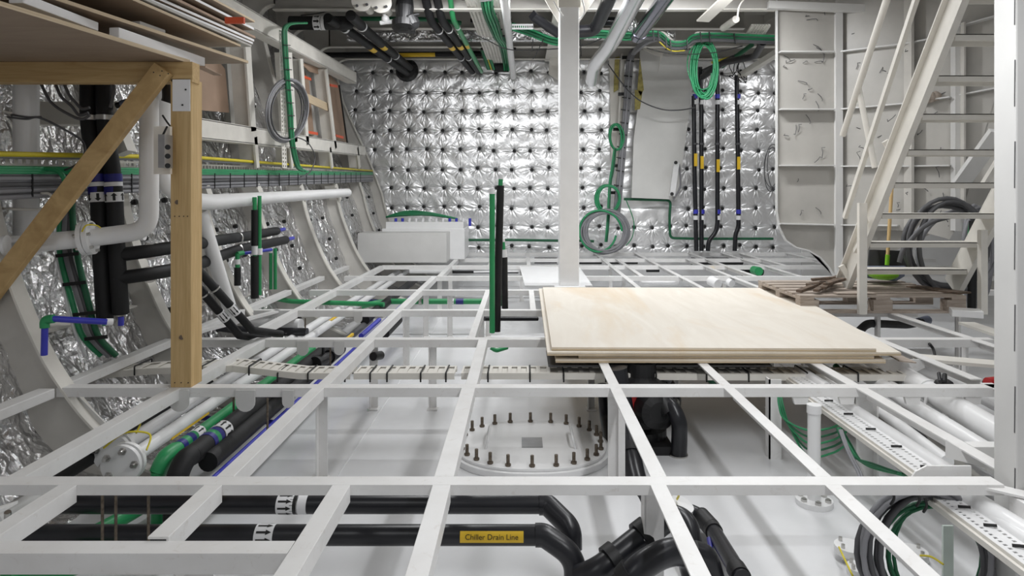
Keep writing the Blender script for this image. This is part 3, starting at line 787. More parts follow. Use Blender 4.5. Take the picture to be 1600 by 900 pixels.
# blue pipe with green elbow low at left
t = thing('blue_pipe', 'blue plastic pipe with green elbow in front of the crumpled foil at lower left', 'pipe')
Yb_ = 3.35
MB().tube([P(80, 498, Yb_), P(168, 503, Yb_+.1)], .0155, 14).build('level_tube', 'blue', t)
MB().tube([P(70, 510, Yb_), P(69, 555, Yb_)], .0155, 14).build('upright_tube', 'blue', t)
MB().tube(spline([P(70, 512, Yb_), P(71, 501, Yb_), P(84, 498, Yb_)]), .022, 14).build('elbow', 'green', t)
MB().tube([P(166, 503, Yb_+.1), P(176, 503, Yb_+.12)], .018, 12).build('end_cap', 'label', t)
settle(t)
# cables running down from tray to bilge
def cable(name, label, cat, pts, r, mat, n=8, group=None):
    o = MB().tube(spline(pts, 8), r, n).build(name, mat); return tag(o, label, cat, group)
t = thing('cable_drop', 'bundle of green and grey cables dropping down the crumpled foil in front of the hull', 'cable bundle')
for x0, x1, x2, x3, m_, r_ in ((95, 92, 115, 158, 'cabgreen', .016), (104, 102, 128, 172, 'cabgrey', .02), (113, 118, 140, 182, 'dkgreen', .017), (92, 88, 106, 133, 'label', .010), (109, 107, 133, 176, 'dkgrey', .014)):
    MB().tube(spline([P(x0, 265, 3.98), P(x0, 330, 3.95), P(x1+2, 395, 3.92), P(x2, 480, 3.90), P(x2+14, 525, 3.90), P(x3, 556, 3.95)]), r_, 8).build('cable', m_, t)
for y_, xx in ((300, 100), (400, 103), (445, 114), (492, 130), (530, 148)):
    MB().bar(P(xx-16, y_, 3.86), P(xx+20, y_-4, 3.86), .006, .02).build('cable_tie', 'tie', t)
settle(t)
# loose cables high at the left
for k, (pp, lab) in enumerate((([(62, 126), (80, 160), (110, 180), (128, 186), (140, 180)], 'grey slack cable hanging above the white hull bracket at upper left'),
        ([(85, 126), (95, 150), (112, 166), (124, 180), (138, 176)], 'second grey slack cable, closer to the black risers'),
        ([(98, 126), (108, 148), (118, 160), (128, 170), (140, 168)], 'thin dark slack cable reaching the left black riser'),
        ([(176, 126), (178, 140), (176, 155), (172, 168)], 'short grey cable loop right of the black risers'))):
    cable('slack_cable', lab, 'cable', [P(x, y, 3.62) for x, y in pp], .008, 'dkgrey')
t = MB().bar(P(0, 178, 4.1), P(190, 178, 4.15), .1, .14).build('hull_bracket', 'cream', bevel=.004); t.parent = wl
MB().bar(P(0, 190, 3.95), P(12, 190, 3.95), .08, .12).build('hull_bracket', 'cream', wl)
MB().bar(P(182, 205, 4.05), P(196, 240, 4.05), .1, .09).build('hull_bracket', 'cream', wl)
t = thing('valve', 'small valve with blue body between risers and brace', 'valve')
MB().cyl(P(182, 165, 3.9), P(190, 163, 3.9), .018, 12).build('handle', 'dark', t); MB().cyl(P(190, 163, 3.9), P(200, 160, 3.9), .024, 12).build('body', 'slate', t); settle(t)
# socket board beside the post
t = thing('socket_box', 'grey box of sockets fixed to a small pale plywood board beside the timber post', 'socket box')
MB().box(tuple(P(240, 272, 3.42)), tuple(P(269, 198, 3.44))).build('backing_board', 'ply', t)
MB().box(tuple(P(247, 262, 3.34)), tuple(P(270, 212, 3.42))).build('box', 'plate', t)
for y in (230, 244, 259): MB().cyl(P(262, y, 3.34), P(262, y, 3.325), .013, 12).build('socket', 'ink', t)
MB().tube(spline([P(254, 212, 3.38), P(258, 204, 3.38), P(261, 198, 3.4)]), .005, 6).build('lead', 'ink', t); settle(t)
t = thing('hose', 'black hose and plug hanging behind the timber post top', 'hose'); MB().tube(spline([P(262, 110, 3.75), P(264, 150, 3.75), P(262, 160, 3.75)]), .035, 12).build('thick_section', 'pvc', t)
MB().tube(spline([P(254, 180, 3.6), P(262, 192, 3.6), P(271, 203, 3.6)]), .005, 6).build('lead', 'ink', t); settle(t)

# cable tray run along the hull side
t = thing('cable_run', 'grey and green cable bundles under a yellow strip on a perforated tray along the hull', 'cable tray')
def run(px, py, X=-2.55): return Xp(px, py, X)
def runline(x0, y0, x1, y1, X): return [run(x0, y0, X), run(x1, y1, X)]
A, B = run(-30, 243, -2.62), run(580, 267, -2.62)
MB().perf(A, B, (0, 0, -.14), 150, 3, .55, .5).build('tray', 'cream', t, solid=.003)
for yy, mm, rr, X in ((244, 'yelcab', .014, -2.55), (248, 'cabgrey', .010, -2.56)):
    MB().tube([run(-30, yy-4, X), run(305, yy+2, X), run(583, 267+(yy-244)*.3, X)], rr, 8).build('cable', mm, t)
for k in range(3): MB().tube([run(-30, 262+k*4, -2.53), run(315, 266+k*3, -2.53), run(582, 270+k*1.5, -2.53)], .012, 8).build('cable', 'cabgreen', t)
for k in range(8):
    MB().tube([run(-30, 274+k*5.2, -2.53+.012*(k % 2)), run(315, 275+k*2.6, -2.53+.012*(k % 2)), run(582, 273.5+k*1.3, -2.53)], .0125, 8).build('cable', 'cabgrey' if k % 3 else 'dkgrey', t)
for k in range(26):
    f = k/26; Y = 3.15+f*7.6
    X = -2.505; px = 815+X*F/Y
    ya, yb = 272-2*(px/580), 310-.045*px
    MB().bar(P(px, ya, Y), P(px, yb, Y), .006, .008, up=(0, 1, 0)).build('cable_tie', 'tie', t)
settle(t)
t = thing('cable_loop', 'green cable turning down over the grey bundle at far left', 'cable')
MB().tube(spline([P(58, 265, 3.56), P(80, 264, 3.56), P(96, 272, 3.56), P(102, 290, 3.58), P(96, 310, 3.6)]), .013, 8).build('sheath', 'cabgreen', t); settle(t)
t = thing('conduit_frame', 'bent white steel rod bracket under the cables at far left', 'bracket')
MB().tube(fillet([P(-5, 303, 3.52), P(78, 302, 3.52), P(83, 312, 3.52), P(83, 328, 3.54), P(0, 326, 3.6)], .03), .007, 8).build('rod', 'cream', t); settle(t)
# upright tray with green cable and wound coil on the side girders
t = thing('cable_riser', 'upright green cable strip on a narrow white tray climbing the side girders to the ceiling', 'cable tray')
A, B = Xp(441, 262, -2.38), Xp(436, 46, -2.38)
MB().perf(A, B, (0, .13, 0), 34, 2, .5, .45).build('tray', 'cream', t, solid=.003)
pts = [(474, 36), (452, 37), (443, 44), (442, 60), (445, 110), (450, 170), (453, 215), (458, 245), (464, 262), (472, 267)]
for k in range(4):
    MB().tube(spline([Xp(x+k*1.8, y, -2.34) for x, y in pts], 5), .012, 8).build('cable', 'cabgreen' if k % 2 else 'dkgreen', t)
for y in (70, 90, 108, 125, 140, 160, 180, 200, 230):
    x = 444+(y-60)*.06; MB().bar(Xp(x-2, y, -2.32), Xp(x+9, y+1, -2.32), .006, .008, up=(0, 0, 1)).build('cable_tie', 'tie', t)
settle(t)
def coilthing(name, label, cat, specs, ties=None, seed=0, wob=.03, thick=.02):
    """specs: (centre, (ra, rb), loops, ax1, ax2, cable radius, material)"""
    t = thing(name, label, cat)
    for i, (c, R_, n, a1, a2, r_, m_) in enumerate(specs):
        MB().tube(coil_pts(c, R_, n, a1, a2, thick, wob, seed+i), r_, 6).build('cable', m_, t)
    for (p, q) in ties or (): MB().bar(p, q, .012, .05).build('cable_tie', 'tie', t)
    return t
t = coilthing('cable_coil', 'coil of grey cable hung on the side girder beside the green riser', 'cable coil', [(Xp(451, 172, -2.36), (.58, .30), 5, (0, 1, .25), (0, -.25, 1), .010, 'cabgrey'), (Xp(449, 174, -2.37), (.52, .27), 3, (0, 1, .25), (0, -.25, 1), .009, 'dkgrey')], seed=4, wob=.04)
MB().tube(spline([Xp(455, 212, -2.34), Xp(480, 222, -2.34), Xp(492, 245, -2.34), Xp(485, 268, -2.34), Xp(470, 276, -2.34)]), .007, 6).build('tail', 'dkgrey', t)
settle(t)

# green plumbing cluster by the ribs
def plumb(label, x, ya, yb, Y, r, mat, parts=(), name='upright_pipe'):
    t = thing(name, label, 'pipe')
    MB().tube([P(x, yb, Y), P(x, ya, Y)], r, 12).build('tube', mat, t)
    for y0, y1, m_, rr, nm in parts: MB().tube([P(x, y1, Y), P(x, y0, Y)], rr, 14).build(nm, m_, t)
    settle(t); return t
Yg = 5.2
plumb('green upright pipe with black sleeves standing in the bilge, left of its twin', 398, 308, 464, Yg, .016, 'green', ((328, 384, 'black', .026, 'sleeve'), (400, 466, 'black', .030, 'sleeve'), (384, 398, 'label', .024, 'joint')))
plumb('bare green upright pipe with a white joint, right of the black sleeved one', 405.5, 306, 461, Yg+.02, .015, 'green', ((388, 398, 'label', .022, 'joint'),))
plumb('short green and black upright pipe under the blue branch', 371, 396, 446, Yg-.1, .017, 'green', ((418, 446, 'black', .024, 'sleeve'), (405, 413, 'label', .02, 'joint')))
plumb('green pipe left of the pair under the white tee joint', 423, 390, 452, 5.5, .014, 'green', ((388, 395, 'label', .022, 'joint'),))
plumb('green pipe right of the pair under the white tee joint', 430, 388, 452, 5.5, .014, 'green')
t = thing('blue_branch', 'blue branch pipe joining the green upright pipes beside the ribs', 'pipe')
MB().tube([P(371, 397, 5.1), P(380, 395, 5.15)], .018, 12).build('elbow', 'green', t)
MB().tube([P(379, 396, 5.15), P(424, 390, 5.45)], .013, 12).build('tube', 'blue', t); settle(t)
t = pipe('green_pipe', 'green pipe running from the rib foot across toward the mid floor', 'pipe', [Zp(432, 467, -.09), Zp(456, 471, -.1), Zp(600, 476, -.1)], .024, 'green', .03, 14); settle(t)
# pair of black insulated pipes with arrow tapes sloping down
for k, (a, b, lab) in enumerate((((303, 441), (374, 524), 'left'), ((319, 432), (394, 516), 'right'))):
    t = thing('insulated_drop', f'{lab} black insulated pipe with white arrow tape sloping into the bilge behind the post', 'pipe')
    A, B = P(*a, 4.25), P(*b, 4.5); r = .027
    MB().tube([P(a[0]-20, a[1]-22, 4.2), A, B, P(b[0]+45, b[1]+6, 4.9)], r, 14).build('insulation', 'black', t)
    d = (B-A).normalized(); c = A+(B-A)*(.62 if k == 0 else .60)
    arrow_band(t, c, d, r*1.06, .075, 8); clamp(t, A+(B-A)*.22, d, r*1.02, 'steel', .01)
    settle(t)

# ================================================================== LEFT BILGE: long pipes under the frame
def lp(label, Xr, ya, yb, r, mat, name='bilge_pipe', z=-.2, extra=None):
    """long pipe at ratio Xr = X/(distance below camera) between pixel rows"""
    X = Xr*(1-z); Ya, Yb = F*(1-z)/(ya-303), F*(1-z)/(yb-303)
    t = thing(name, label, 'pipe')
    MB().tube([(X, Ya, z), (X, Yb, z)], r, 16).build('tube', mat, t)
    return t, X, Ya, Yb
z = -.2
t, X, Ya, Yb = lp('leftmost white pipe of the bilge run, ending in a bolted blind flange', -1.585, 703, 425, .034, 'pipewhite', z=z)
c = Vector((X, Ya-.03, z)); o = flange(MB(), c, (0, 1, 0), .088, .02); flange(o, c+Vector((0, .035, 0)), (0, 1, 0), .088, .02); o = o.build('flange', 'pipewhite', t, bevel=.002)
bolts(o, c, (0, 1, 0), .066, 5, .010, .07, .4)
MB().tube(spline([c+Vector((-.06, -.03, .085)), c+Vector((-.02, .06, .13)), c+Vector((.07, .1, .115)), c+Vector((.09, .04, .075))]), .0045, 6).build('earth_wire', 'yelcab', t); settle(t)
t, X, Ya, Yb = lp('second white pipe of the bilge run, yellow stripe on its side and bolted blind flange', -1.478, 722, 420, .034, 'pipewhite', z=z)
c = Vector((X, Ya-.03, z)); o = flange(MB(), c, (0, 1, 0), .088, .02); flange(o, c+Vector((0, .035, 0)), (0, 1, 0), .088, .02); o = o.build('flange', 'pipewhite', t, bevel=.002)
bolts(o, c, (0, 1, 0), .066, 5, .010, .07, .1)
MB().tube(spline([c+Vector((-.06, -.03, .085)), c+Vector((-.02, .06, .12)), c+Vector((.07, .1, .10)), c+Vector((.09, .04, .05))]), .0045, 6).build('earth_wire', 'yelcab', t)
MB().bar((X+.025, 3.35, z-.012), (X+.025, 3.75, z-.012), .012, .03).build('pipe_label', 'yellow', t)
MB().bar((X+.01, 6.2, z+.034), (X+.01, 6.6, z+.034), .03, .004).build('pipe_label', 'yellow', t); settle(t)
t, X, Ya, Yb = lp('green pipe of the bilge run bending down beside the flanges', -1.352, 706, 545, .030, 'green', z=-.2)
MB().tube(spline([(X, Ya+.02, -.2), (X-.005, Ya-.06, -.205), (X-.02, Ya-.09, -.26)]), .038, 16).build('elbow', 'green', t)
MB().tube([(X-.02, Ya-.09, -.25), (X-.02, Ya-.09, -.5)], .03, 16).build('drop', 'green', t)
yy = F*1.2/(683-303); arrow_band(t, (X, yy+.04, -.2), (0, 1, 0), .032, .07, 8)
for k_, m_ in ((-.04, 'navy'), (-.08, 'green'), (-.12, 'navy')): band(t, (X, yy+k_-.02, -.2), (X, yy+k_+.02, -.2), .0315, m_, 'tape_band')
MB().bar((X-.012, 4.95, -.17), (X-.012, 5.3, -.17), .03, .01).build('pipe_label', 'yellow', t); settle(t)
t, X, Ya, Yb = lp('black insulated bilge pipe with white arrow band and blue green tapes', -1.262, 712, 540, .046, 'black', z=-.2)
MB().tube(spline([(X, Ya+.02, -.2), (X-.01, Ya-.05, -.21), (X-.02, Ya-.1, -.3), (X-.02, Ya-.11, -.5)]), .047, 16).build('elbow', 'black', t)
yy = F*1.2/(678-303); arrow_band(t, (X, yy+.02, -.2), (0, 1, 0), .0485, .08, 10)
for k_, m_ in ((-.05, 'navy'), (-.085, 'green'), (-.12, 'navy')): band(t, (X, yy+k_-.018, -.2), (X, yy+k_+.018, -.2), .048, m_, 'tape_band')
settle(t)
t, X, Ya, Yb = lp('second black insulated bilge pipe, lower and right of the arrow banded one', -1.17, 722, 545, .046, 'black', z=-.25); settle(t)
t, X, Ya, Yb = lp('thin blue bilge pipe with a white joint', -1.083, 800, 463, .013, 'blue', z=-.3)
band(t, (X, 2.98, -.3), (X, 3.05, -.3), .0145, 'label', 'joint'); settle(t)
t, X, Ya, Yb = lp('leftmost black insulated pipe of the bilge run beside the hull knee', -1.66, 760, 600, .05, 'black', z=-.22); settle(t)
t = pipe('blue_cross_pipe', 'dark blue pipe crossing under the bilge pipes', 'pipe', [Zp(300, 652, -.34), Zp(430, 660, -.34)], .014, 'navy'); settle(t)
t = pipe('blue_cross_pipe', 'dark blue pipe crossing under the white pipes further back by the green pipe', 'pipe', [Zp(520, 466, -.3), Zp(600, 473, -.3)], .03, 'navy'); settle(t)
t = pipe('green_cross_pipe', 'green pipe with navy and white tape running level across the mid floor', 'pipe', [Zp(565, 478, -.18), Zp(600, 471, -.15), Zp(775, 471, -.15)], .03, 'green', .1, 14)
c = Zp(705, 471, -.15); arrow_band(t, c, (1, 0, 0), .032, .06, 6); c = Zp(717, 471, -.15); band(t, c-Vector((.03, 0, 0)), c+Vector((.05, 0, 0)), .032, 'navy', 'tape_band')
clamp(t, Zp(657, 471, -.15), (1, 0, 0), .034, 'steel', .03); settle(t)
t, X, Ya, Yb = lp('black capped insulated pipe with a yellow tip in the back bilge', -1.245, 500, 437, .045, 'black', z=-.15); band(t, (X, Yb, -.15), (X, Yb+.12, -.15), .03, 'yellow', 'tape_band', 'yellow tape'); settle(t)
t, X, Ya, Yb = lp('second violet blue pipe beside the steel grey pipe mid bilge', -1.13, 525, 500, .022, 'blue', z=-.2); settle(t)
t, X, Ya, Yb = lp('grey pipe with yellow sticker in the mid bilge', -1.2, 560, 500, .03, 'dkgrey', z=-.2); MB().bar((X+.02, Ya+.3, -.18), (X+.02, Ya+.75, -.18), .02, .02).build('pipe_label', 'yellow', t); settle(t)
t, X, Ya, Yb = lp('black insulated pipe lying right of the violet pipe mid floor', -.98, 522, 500, .045, 'black', z=-.25); settle(t)
t = pipe('black_drain', 'black pipe lying along the rib feet behind the third cross beam', 'pipe', [Zp(300, 505, -.1), Zp(380, 517, -.15), Zp(480, 519, -.15)], .035, 'pvc', .1); settle(t)
t = pipe('white_cross_pipe', 'short thick white pipe behind the third cross beam near the ribs', 'pipe', [Zp(395, 505, -.12), Zp(470, 508, -.12)], .055, 'pipewhite'); settle(t)
# lumps of pumps and valves among the pipes
for (px, py, zz, lab) in ((455, 505, -.2, 'black valve cluster in the bilge behind the second white pipe'), (505, 562, -.2, 'dark valve body under the white cable channel at left'), (395, 640, -.25, 'black valve under the insulated bilge pipe')):
    t = thing('pipe_valve', lab, 'valve'); c = Zp(px, py, zz)
    MB().lathe([(.02, -.12), (.05, -.12), (.05, -.09), (.035, -.09), (.045, 0), (.035, .09), (.05, .09), (.05, .12), (.02, .12)], c, (.2, 1, 0), 16).build('body', 'dark', t)
    MB().cyl(c, c+Vector((0, 0, .12)), .012, 10).build('stem', 'dark', t); MB().lathe([(.03, 0), (.04, .006), (.03, .012)], c+Vector((0, 0, .11)), (0, 0, 1), 14).build('handwheel', 'dark', t); settle(t)
# green pipe and black pipes near, under the lower left beam
t = pipe('green_pipe', 'green pipe passing under the near lower left beam', 'pipe', [Zp(10, 905, -.4), Zp(215, 797, -.4), Zp(260, 765, -.4)], .032, 'green', .1, 14); settle(t)
t = pipe('green_bend', 'green pipe bend at the bottom left edge below the beam', 'pipe', [Zp(60, 885, -.28), Zp(105, 888, -.28), Zp(150, 868, -.3), Zp(175, 850, -.3)], .035, 'green', .1, 14); settle(t)
t = pipe('white_stub', 'white pipe stub passing under the left beams toward the near edge', 'pipe', [Zp(-10, 815, -.12), Zp(65, 770, -.12)], .03, 'ltgrey'); settle(t)
t = thing('white_bracket', 'small white angle bracket with bolt at the left edge of the near frame', 'bracket')
MB().prism([Zp(-5, 792, -.02), Zp(28, 782, -.02), Zp(8, 793, -.02), Zp(-10, 800, -.02)], (0, 0, -.01)).build('plate', 'white', t); MB().cyl(Zp(12, 800, -.03), Zp(12, 812, -.06), .01, 8).build('bolt', 'steel', t); settle(t)
for x, lab in ((160, 'left'), (181, 'middle'), (232, 'right')):
    t = thing('threaded_rod', f'{lab} one of the three dark threaded rods hanging behind the near black drain pipes', 'rod')
    a, b = Zp(x, 767, -.03), None; MB().cyl(a, (a.x, a.y, -.28), .005, 8).build('rod', 'stud', t); MB().cyl((a.x, a.y, -.24), (a.x, a.y, -.255), .010, 6).build('nut', 'steel', t); settle(t)
for x, y, lab in ((365, 615, 'beside the green pipe'), (418, 630, 'beside the blue pipe'), (477, 505, 'behind the third cross beam'), (516, 548, 'below the fourth cross beam')):
    t = thing('threaded_rod', f'threaded hanger rod {lab} in the left bilge', 'rod'); a = Zp(x, y-8, -.05)
    MB().cyl(a, (a.x, a.y, -.30), .006, 8).build('rod', 'stud', t); MB().cyl((a.x, a.y, -.26), (a.x, a.y, -.28), .012, 6).build('nut', 'steel', t); settle(t)
# ================================================================== CENTRE FLOOR
# manhole cover
t = thing('manhole_cover', 'oval white manhole cover on the floor with a ring of upright studs and a nameplate', 'manhole cover')
mc = Vector(((830-815)/268., F*1.5/402, -.5))
def oval(a, b, n=48, e=2.35):
    out = []
    for k in range(n):
        th = 2*pi*k/n; c_, s__ = cos(th), sin(th)
        out.append((a*math.copysign(abs(c_)**(2/e), c_), b*math.copysign(abs(s__)**(2/e), s__)))
    return out
def ovalslab(mb, a, b, z0, z1): return mb.prism([mc+Vector((x, y, z0)) for x, y in oval(a, b)], (0, 0, z1-z0))
ovalslab(MB(), .455, .40, .0, .035).build('coaming', 'bright', t, bevel=.004)
ovalslab(MB(), .435, .38, .035, .052).build('lid', 'bright', t, bevel=.004)
for k in range(24):
    x, y = oval(.405, .35, 24)[k]
    c = mc+Vector((x, y, .052)); MB().cyl(c, c+Vector((0, 0, .06)), .0095, 10).cyl(c, c+Vector((0, 0, .012)), .016, 6).build('stud', 'stud', t)
p = mc+Vector((-.055, -.01, .0535)); MB().box(tuple(p+Vector((0, -.075, 0))), tuple(p+Vector((.12, .08, .002)))).build('nameplate', 'plate', t)
for sx in (-.26, .25):
    c = mc+Vector((sx, 0, .052)); MB().tube(fillet([c+Vector((0, -.10, 0)), c+Vector((.015*(1 if sx < 0 else -1), -.1, .06)), c+Vector((.015*(1 if sx < 0 else -1), .12, .06)), c+Vector((0, .12, 0))], .03), .007, 8).build('handle', 'bright', t)
settle(t)
# near black drain lines
def drain(label, y, z, x0, xe, elbow, lbl=None):
    t = thing('drain_pipe', label, 'pipe'); Y = F*(1-z)/(y-303); r = .0365
    a, b = P(x0, y, Y), P(xe, y, Y)
    MB().tube([a, b], r, 24).build('tube', 'pvc', t)
    pts = [b-Vector((.0, 0, 0))]+[P(px, py, Yv) for px, py, Yv in elbow]
    MB().tube(fillet([b-Vector((.02, 0, 0)), b+Vector((.012, 0, 0))]+pts[1:], .06, 8), r*1.13, 24).build('elbow', 'pvc', t)
    return t, Y, r
t, Y, r = drain('farther black drain pipe running level under the near beams, with arrow tape and white tape', 788, -.25, 80, 850, [(893, 826, 2.62), (893, 858, 2.6)])
c = P(448, 788, Y); arrow_band(t, c, (1, 0, 0), r*1.03, .066, 9); c = P(474, 788, Y); band(t, c-Vector((.02, 0, 0)), c+Vector((.02, 0, 0)), r*1.03, 'label', 'tape_band')
band(t, P(462, 788, Y)-Vector((.015, 0, 0)), P(462, 788, Y)+Vector((.015, 0, 0)), r*1.03, 'ink', 'tape_band'); 
o = MB().cyl(P(697, 782, Y-.04), P(697, 797, Y-.04), .012, 10).build('clip', 'label', t); settle(t)
t, Y, r = drain('nearer black drain pipe under the beams bearing a yellow Chiller Drain Line label', 836, -.25, -40, 845, [(899, 870, 2.42), (899, 960, 2.4)])
c = P(415, 829, Y-.0); arrow_band(t, P(416, 836, Y), (1, 0, 0), r*1.03, .068, 9)
pipe_label(t, P(769, 836, Y), (1, 0, 0), r, (819-721)/F*Y, .55, view=(0, -1, .28), body='Chiller Drain Line', size=.0265)
settle(t)
# tangle of large black fittings at bottom centre
def fit(label, pts, r, rings=(), name='pipe_fitting', mat='pvc', fil=.05):
    t = thing(name, label, 'pipe fitting')
    q = [P(*p) for p in pts]
    MB().tube(fillet(q, fil, 8) if len(q) > 2 else q, r, 24).build('tube', mat, t)
    for (a, b, f0, f1, k) in rings:
        A, B = P(*a), P(*b); MB().tube([A+(B-A)*f0, A+(B-A)*f1], k, 24).build('coupling_ring', 'dark', t)
    settle(t); return t
fit('large black coupling pipe slanting up beneath the near beams at bottom centre', [(905, 905, 2.35), (935, 893, 2.33), (1040, 810, 2.45)], .046,
    (((935, 893, 2.33), (1040, 810, 2.45), .15, .27, .058), ((935, 893, 2.33), (1040, 810, 2.45), .60, .74, .058)))
fit('black elbow pipe curving over at the bottom edge beside the slanting coupling', [(960, 930, 2.2), (1000, 885, 2.2), (1040, 862, 2.25), (1075, 862, 2.3), (1090, 920, 2.3)], .044,
    (((960, 930, 2.2), (1000, 885, 2.2), .45, .75, .054),), fil=.09)
fit('black bent pipe behind the beam right of the near post', [(1040, 800, 2.75), (1075, 812, 2.7), (1082, 850, 2.65), (1080, 905, 2.6)], .040, fil=.07)
fit('black pipe elbow rising at the bottom edge right of the near beam', [(1085, 862, 2.5), (1105, 868, 2.5), (1116, 905, 2.5)], .04, fil=.05)
fit('long black pipe with an elbow slanting down toward the bottom edge, its open end showing', [(1055, 790, 3.05), (1095, 806, 3.0), (1112, 825, 2.9), (1160, 905, 2.45)], .033,
    (((1112, 825, 2.9), (1160, 905, 2.45), .0, .10, .038), ((1095, 806, 3.0), (1112, 825, 2.9), .0, 1.0, .039), ((1112, 825, 2.9), (1160, 905, 2.45), .82, .97, .037)), fil=.04)
t = thing('blue_hose', 'thin dark blue hose beside the slanting black pipe at bottom centre', 'hose'); MB().tube(spline([P(1108, 842, 2.8), P(1113, 870, 2.7), P(1118, 905, 2.6)]), .011, 8).build('tube', 'navy', t); settle(t)
t = thing('valve_flange', 'round white flange with yellow earth wire behind the near beam', 'flange'); MB().lathe([(.02, 0), (.085, 0), (.085, .03), (.03, .032)], P(1052, 795, 3.0), (.2, -.1, 1), 24).build('disc', 'pipewhite', t)
MB().tube(spline([P(1047, 775, 2.95), P(1053, 770, 2.9), P(1061, 772, 2.95), P(1058, 780, 3.0)]), .005, 6).build('earth_wire', 'yelcab', t); settle(t)
fit('thick black upright pipe between the pump and the near post, dropping to the floor', [(965, 575, 3.9), (975, 640, 3.9), (990, 735, 3.6), (1003, 780, 3.4), (1020, 850, 3.0)], .055, (((975, 640, 3.9), (990, 735, 3.6), .62, .75, .062), ((990, 735, 3.6), (1003, 780, 3.4), .8, 1.0, .062)), fil=.1)
# pump
t = thing('bilge_pump', 'black pump unit standing on the floor under the frame beside the centre post', 'pump')
pc = P(1012, 690, 4.0); fz = -.5
MB().box((pc.x-.16, 3.85, fz), (pc.x+.12, 4.25, fz+.05)).build('base', 'dark', t)
MB().lathe([(.06, 0), (.15, 0), (.15, .05), (.12, .07), (.12, .26), (.15, .28), (.15, .32), (.09, .36), (.09, .44)], (pc.x-.03, 4.05, fz+.05), (0, 0, 1), 24).build('body', 'dark', t)
MB().lathe([(.05, 0), (.10, 0), (.10, .1), (.06, .12)], (pc.x+.0, 3.95, fz+.25), (.3, -1, 0), 20).build('motor', 'dark', t)
MB().box((pc.x-.12, 3.93, fz+.22), (pc.x-.03, 3.97, fz+.34)).build('red_plate', 'red', t)
MB().lathe([(.03, 0), (.06, 0), (.06, .025), (.04, .03)], (pc.x+.06, 3.9, fz+.2), (0, -1, 0.1), 18).build('port_flange', 'dark', t)
MB().tube(fillet([P(1025, 598, 4.2), P(1022, 590, 4.2), P(1036, 582, 4.2), P(1048, 592, 4.2)], .03), .012, 10).build('hose', 'ink', t)
MB().cyl(P(1038, 588, 4.15), P(1048, 596, 4.15), .02, 10).build('hose_end', 'cabgrey', t)
MB().prism([P(985, 585, 4.1), P(1000, 578, 4.1), P(996, 598, 4.1)], (0, .01, 0)).build('red_guard', 'red', t)
settle(t)
fit('shiny black bent hose with steel clamps right of the pump', [(1040, 628, 3.9), (1052, 638, 3.85), (1062, 660, 3.8), (1061, 710, 3.85)], .045, fil=.12)
t = thing('hose_coupling', 'black coupling with steel clamp at the foot of the bent hose', 'pipe fitting')
MB().cyl(P(1059, 708, 3.86), P(1055, 752, 3.86), .052, 20).build('sleeve', 'dark', t); clamp(t, P(1060, 712, 3.855), (0, 0, 1), .048, 'steel', .02); settle(t)
t = thing('hose_coupling', 'black coupling with steel clamp at the head of the bent hose', 'pipe fitting')
MB().cyl(P(1046, 646, 3.86), P(1030, 618, 3.92), .055, 20).build('sleeve', 'dark', t); clamp(t, P(1048, 634, 3.9), (.6, 0, -.8), .05, 'steel', .02); settle(t)
fit('dark grey pipe running up behind the centre beam to the pump head', [(1018, 560, 4.6), (1050, 620, 4.3), (1048, 640, 4.2)], .06, fil=.05)
fit('black pipe left of the centre post going down to the floor', [(940, 600, 4.4), (944, 650, 4.3), (953, 700, 4.0)], .03)

# white cable channel crossing the room under the beams
t = thing('cable_channel', 'cream slotted cable channel tied with black straps crossing below the frame from hull to right', 'cable tray')
Yc = 4.0; zc = -.068
def chan(p, q, n):
    p, q = Vector(p), Vector(q); MB().perf(p, q, (0, .17, 0), n, 1, .62, .74).build('channel_top', 'cream', t, solid=.003)
    MB().bar(p+Vector((0, 0, -.018)), q+Vector((0, 0, -.018)), .004, .036).build('channel_side', 'cream', t)
    MB().bar(p+Vector((0, .17, -.018)), q+Vector((0, .17, -.018)), .004, .036).build('channel_side', 'cream', t)
    MB().bar(p+Vector((0, .085, -.010)), q+Vector((0, .085, -.010)), .15, .004).build('channel_floor', 'cream', t)
chan((-1.32, Yc, zc), (-1.02, Yc, zc), 5); chan((-1.0, Yc, zc), (-.40, Yc, zc), 10); chan((-.36, Yc, zc), (.10, Yc, zc), 8); chan((.10, Yc, zc), (2.3, Yc, zc-.01), 34)
chan((-1.72, Yc-.0, zc+.045), (-1.32, Yc, zc), 8); chan((-2.52, Yc+.02, zc+.0), (-2.2, Yc, zc+.03), 3); chan((-2.2, Yc, zc+.03), (-1.72, Yc, zc+.045), 6)
for x in (-2.3, -1.9, -1.62, -1.45, -1.27, -1.05, -.9, -.8, -.6, -.45, -.2, .05, .25, .5, .8, 1.1, 1.35, 1.7, 2.0):
    zz = zc+(.04 if x < -1.6 else 0)
    MB().tube(fillet([(x, Yc-.008, zz-.05), (x, Yc-.008, zz+.004), (x, Yc+.18, zz+.004), (x, Yc+.18, zz-.05)], .01, 3), .005, 6).build('cable_tie', 'tie', t)
settle(t)
t = thing('cable_channel', 'wide dark steel plate channel under the front edge of the plywood stack', 'cable tray')
MB().box((.16, 4.02, -.035), (1.5, 4.4, -.025)).build('plate', 'dkgrey', t); settle(t)

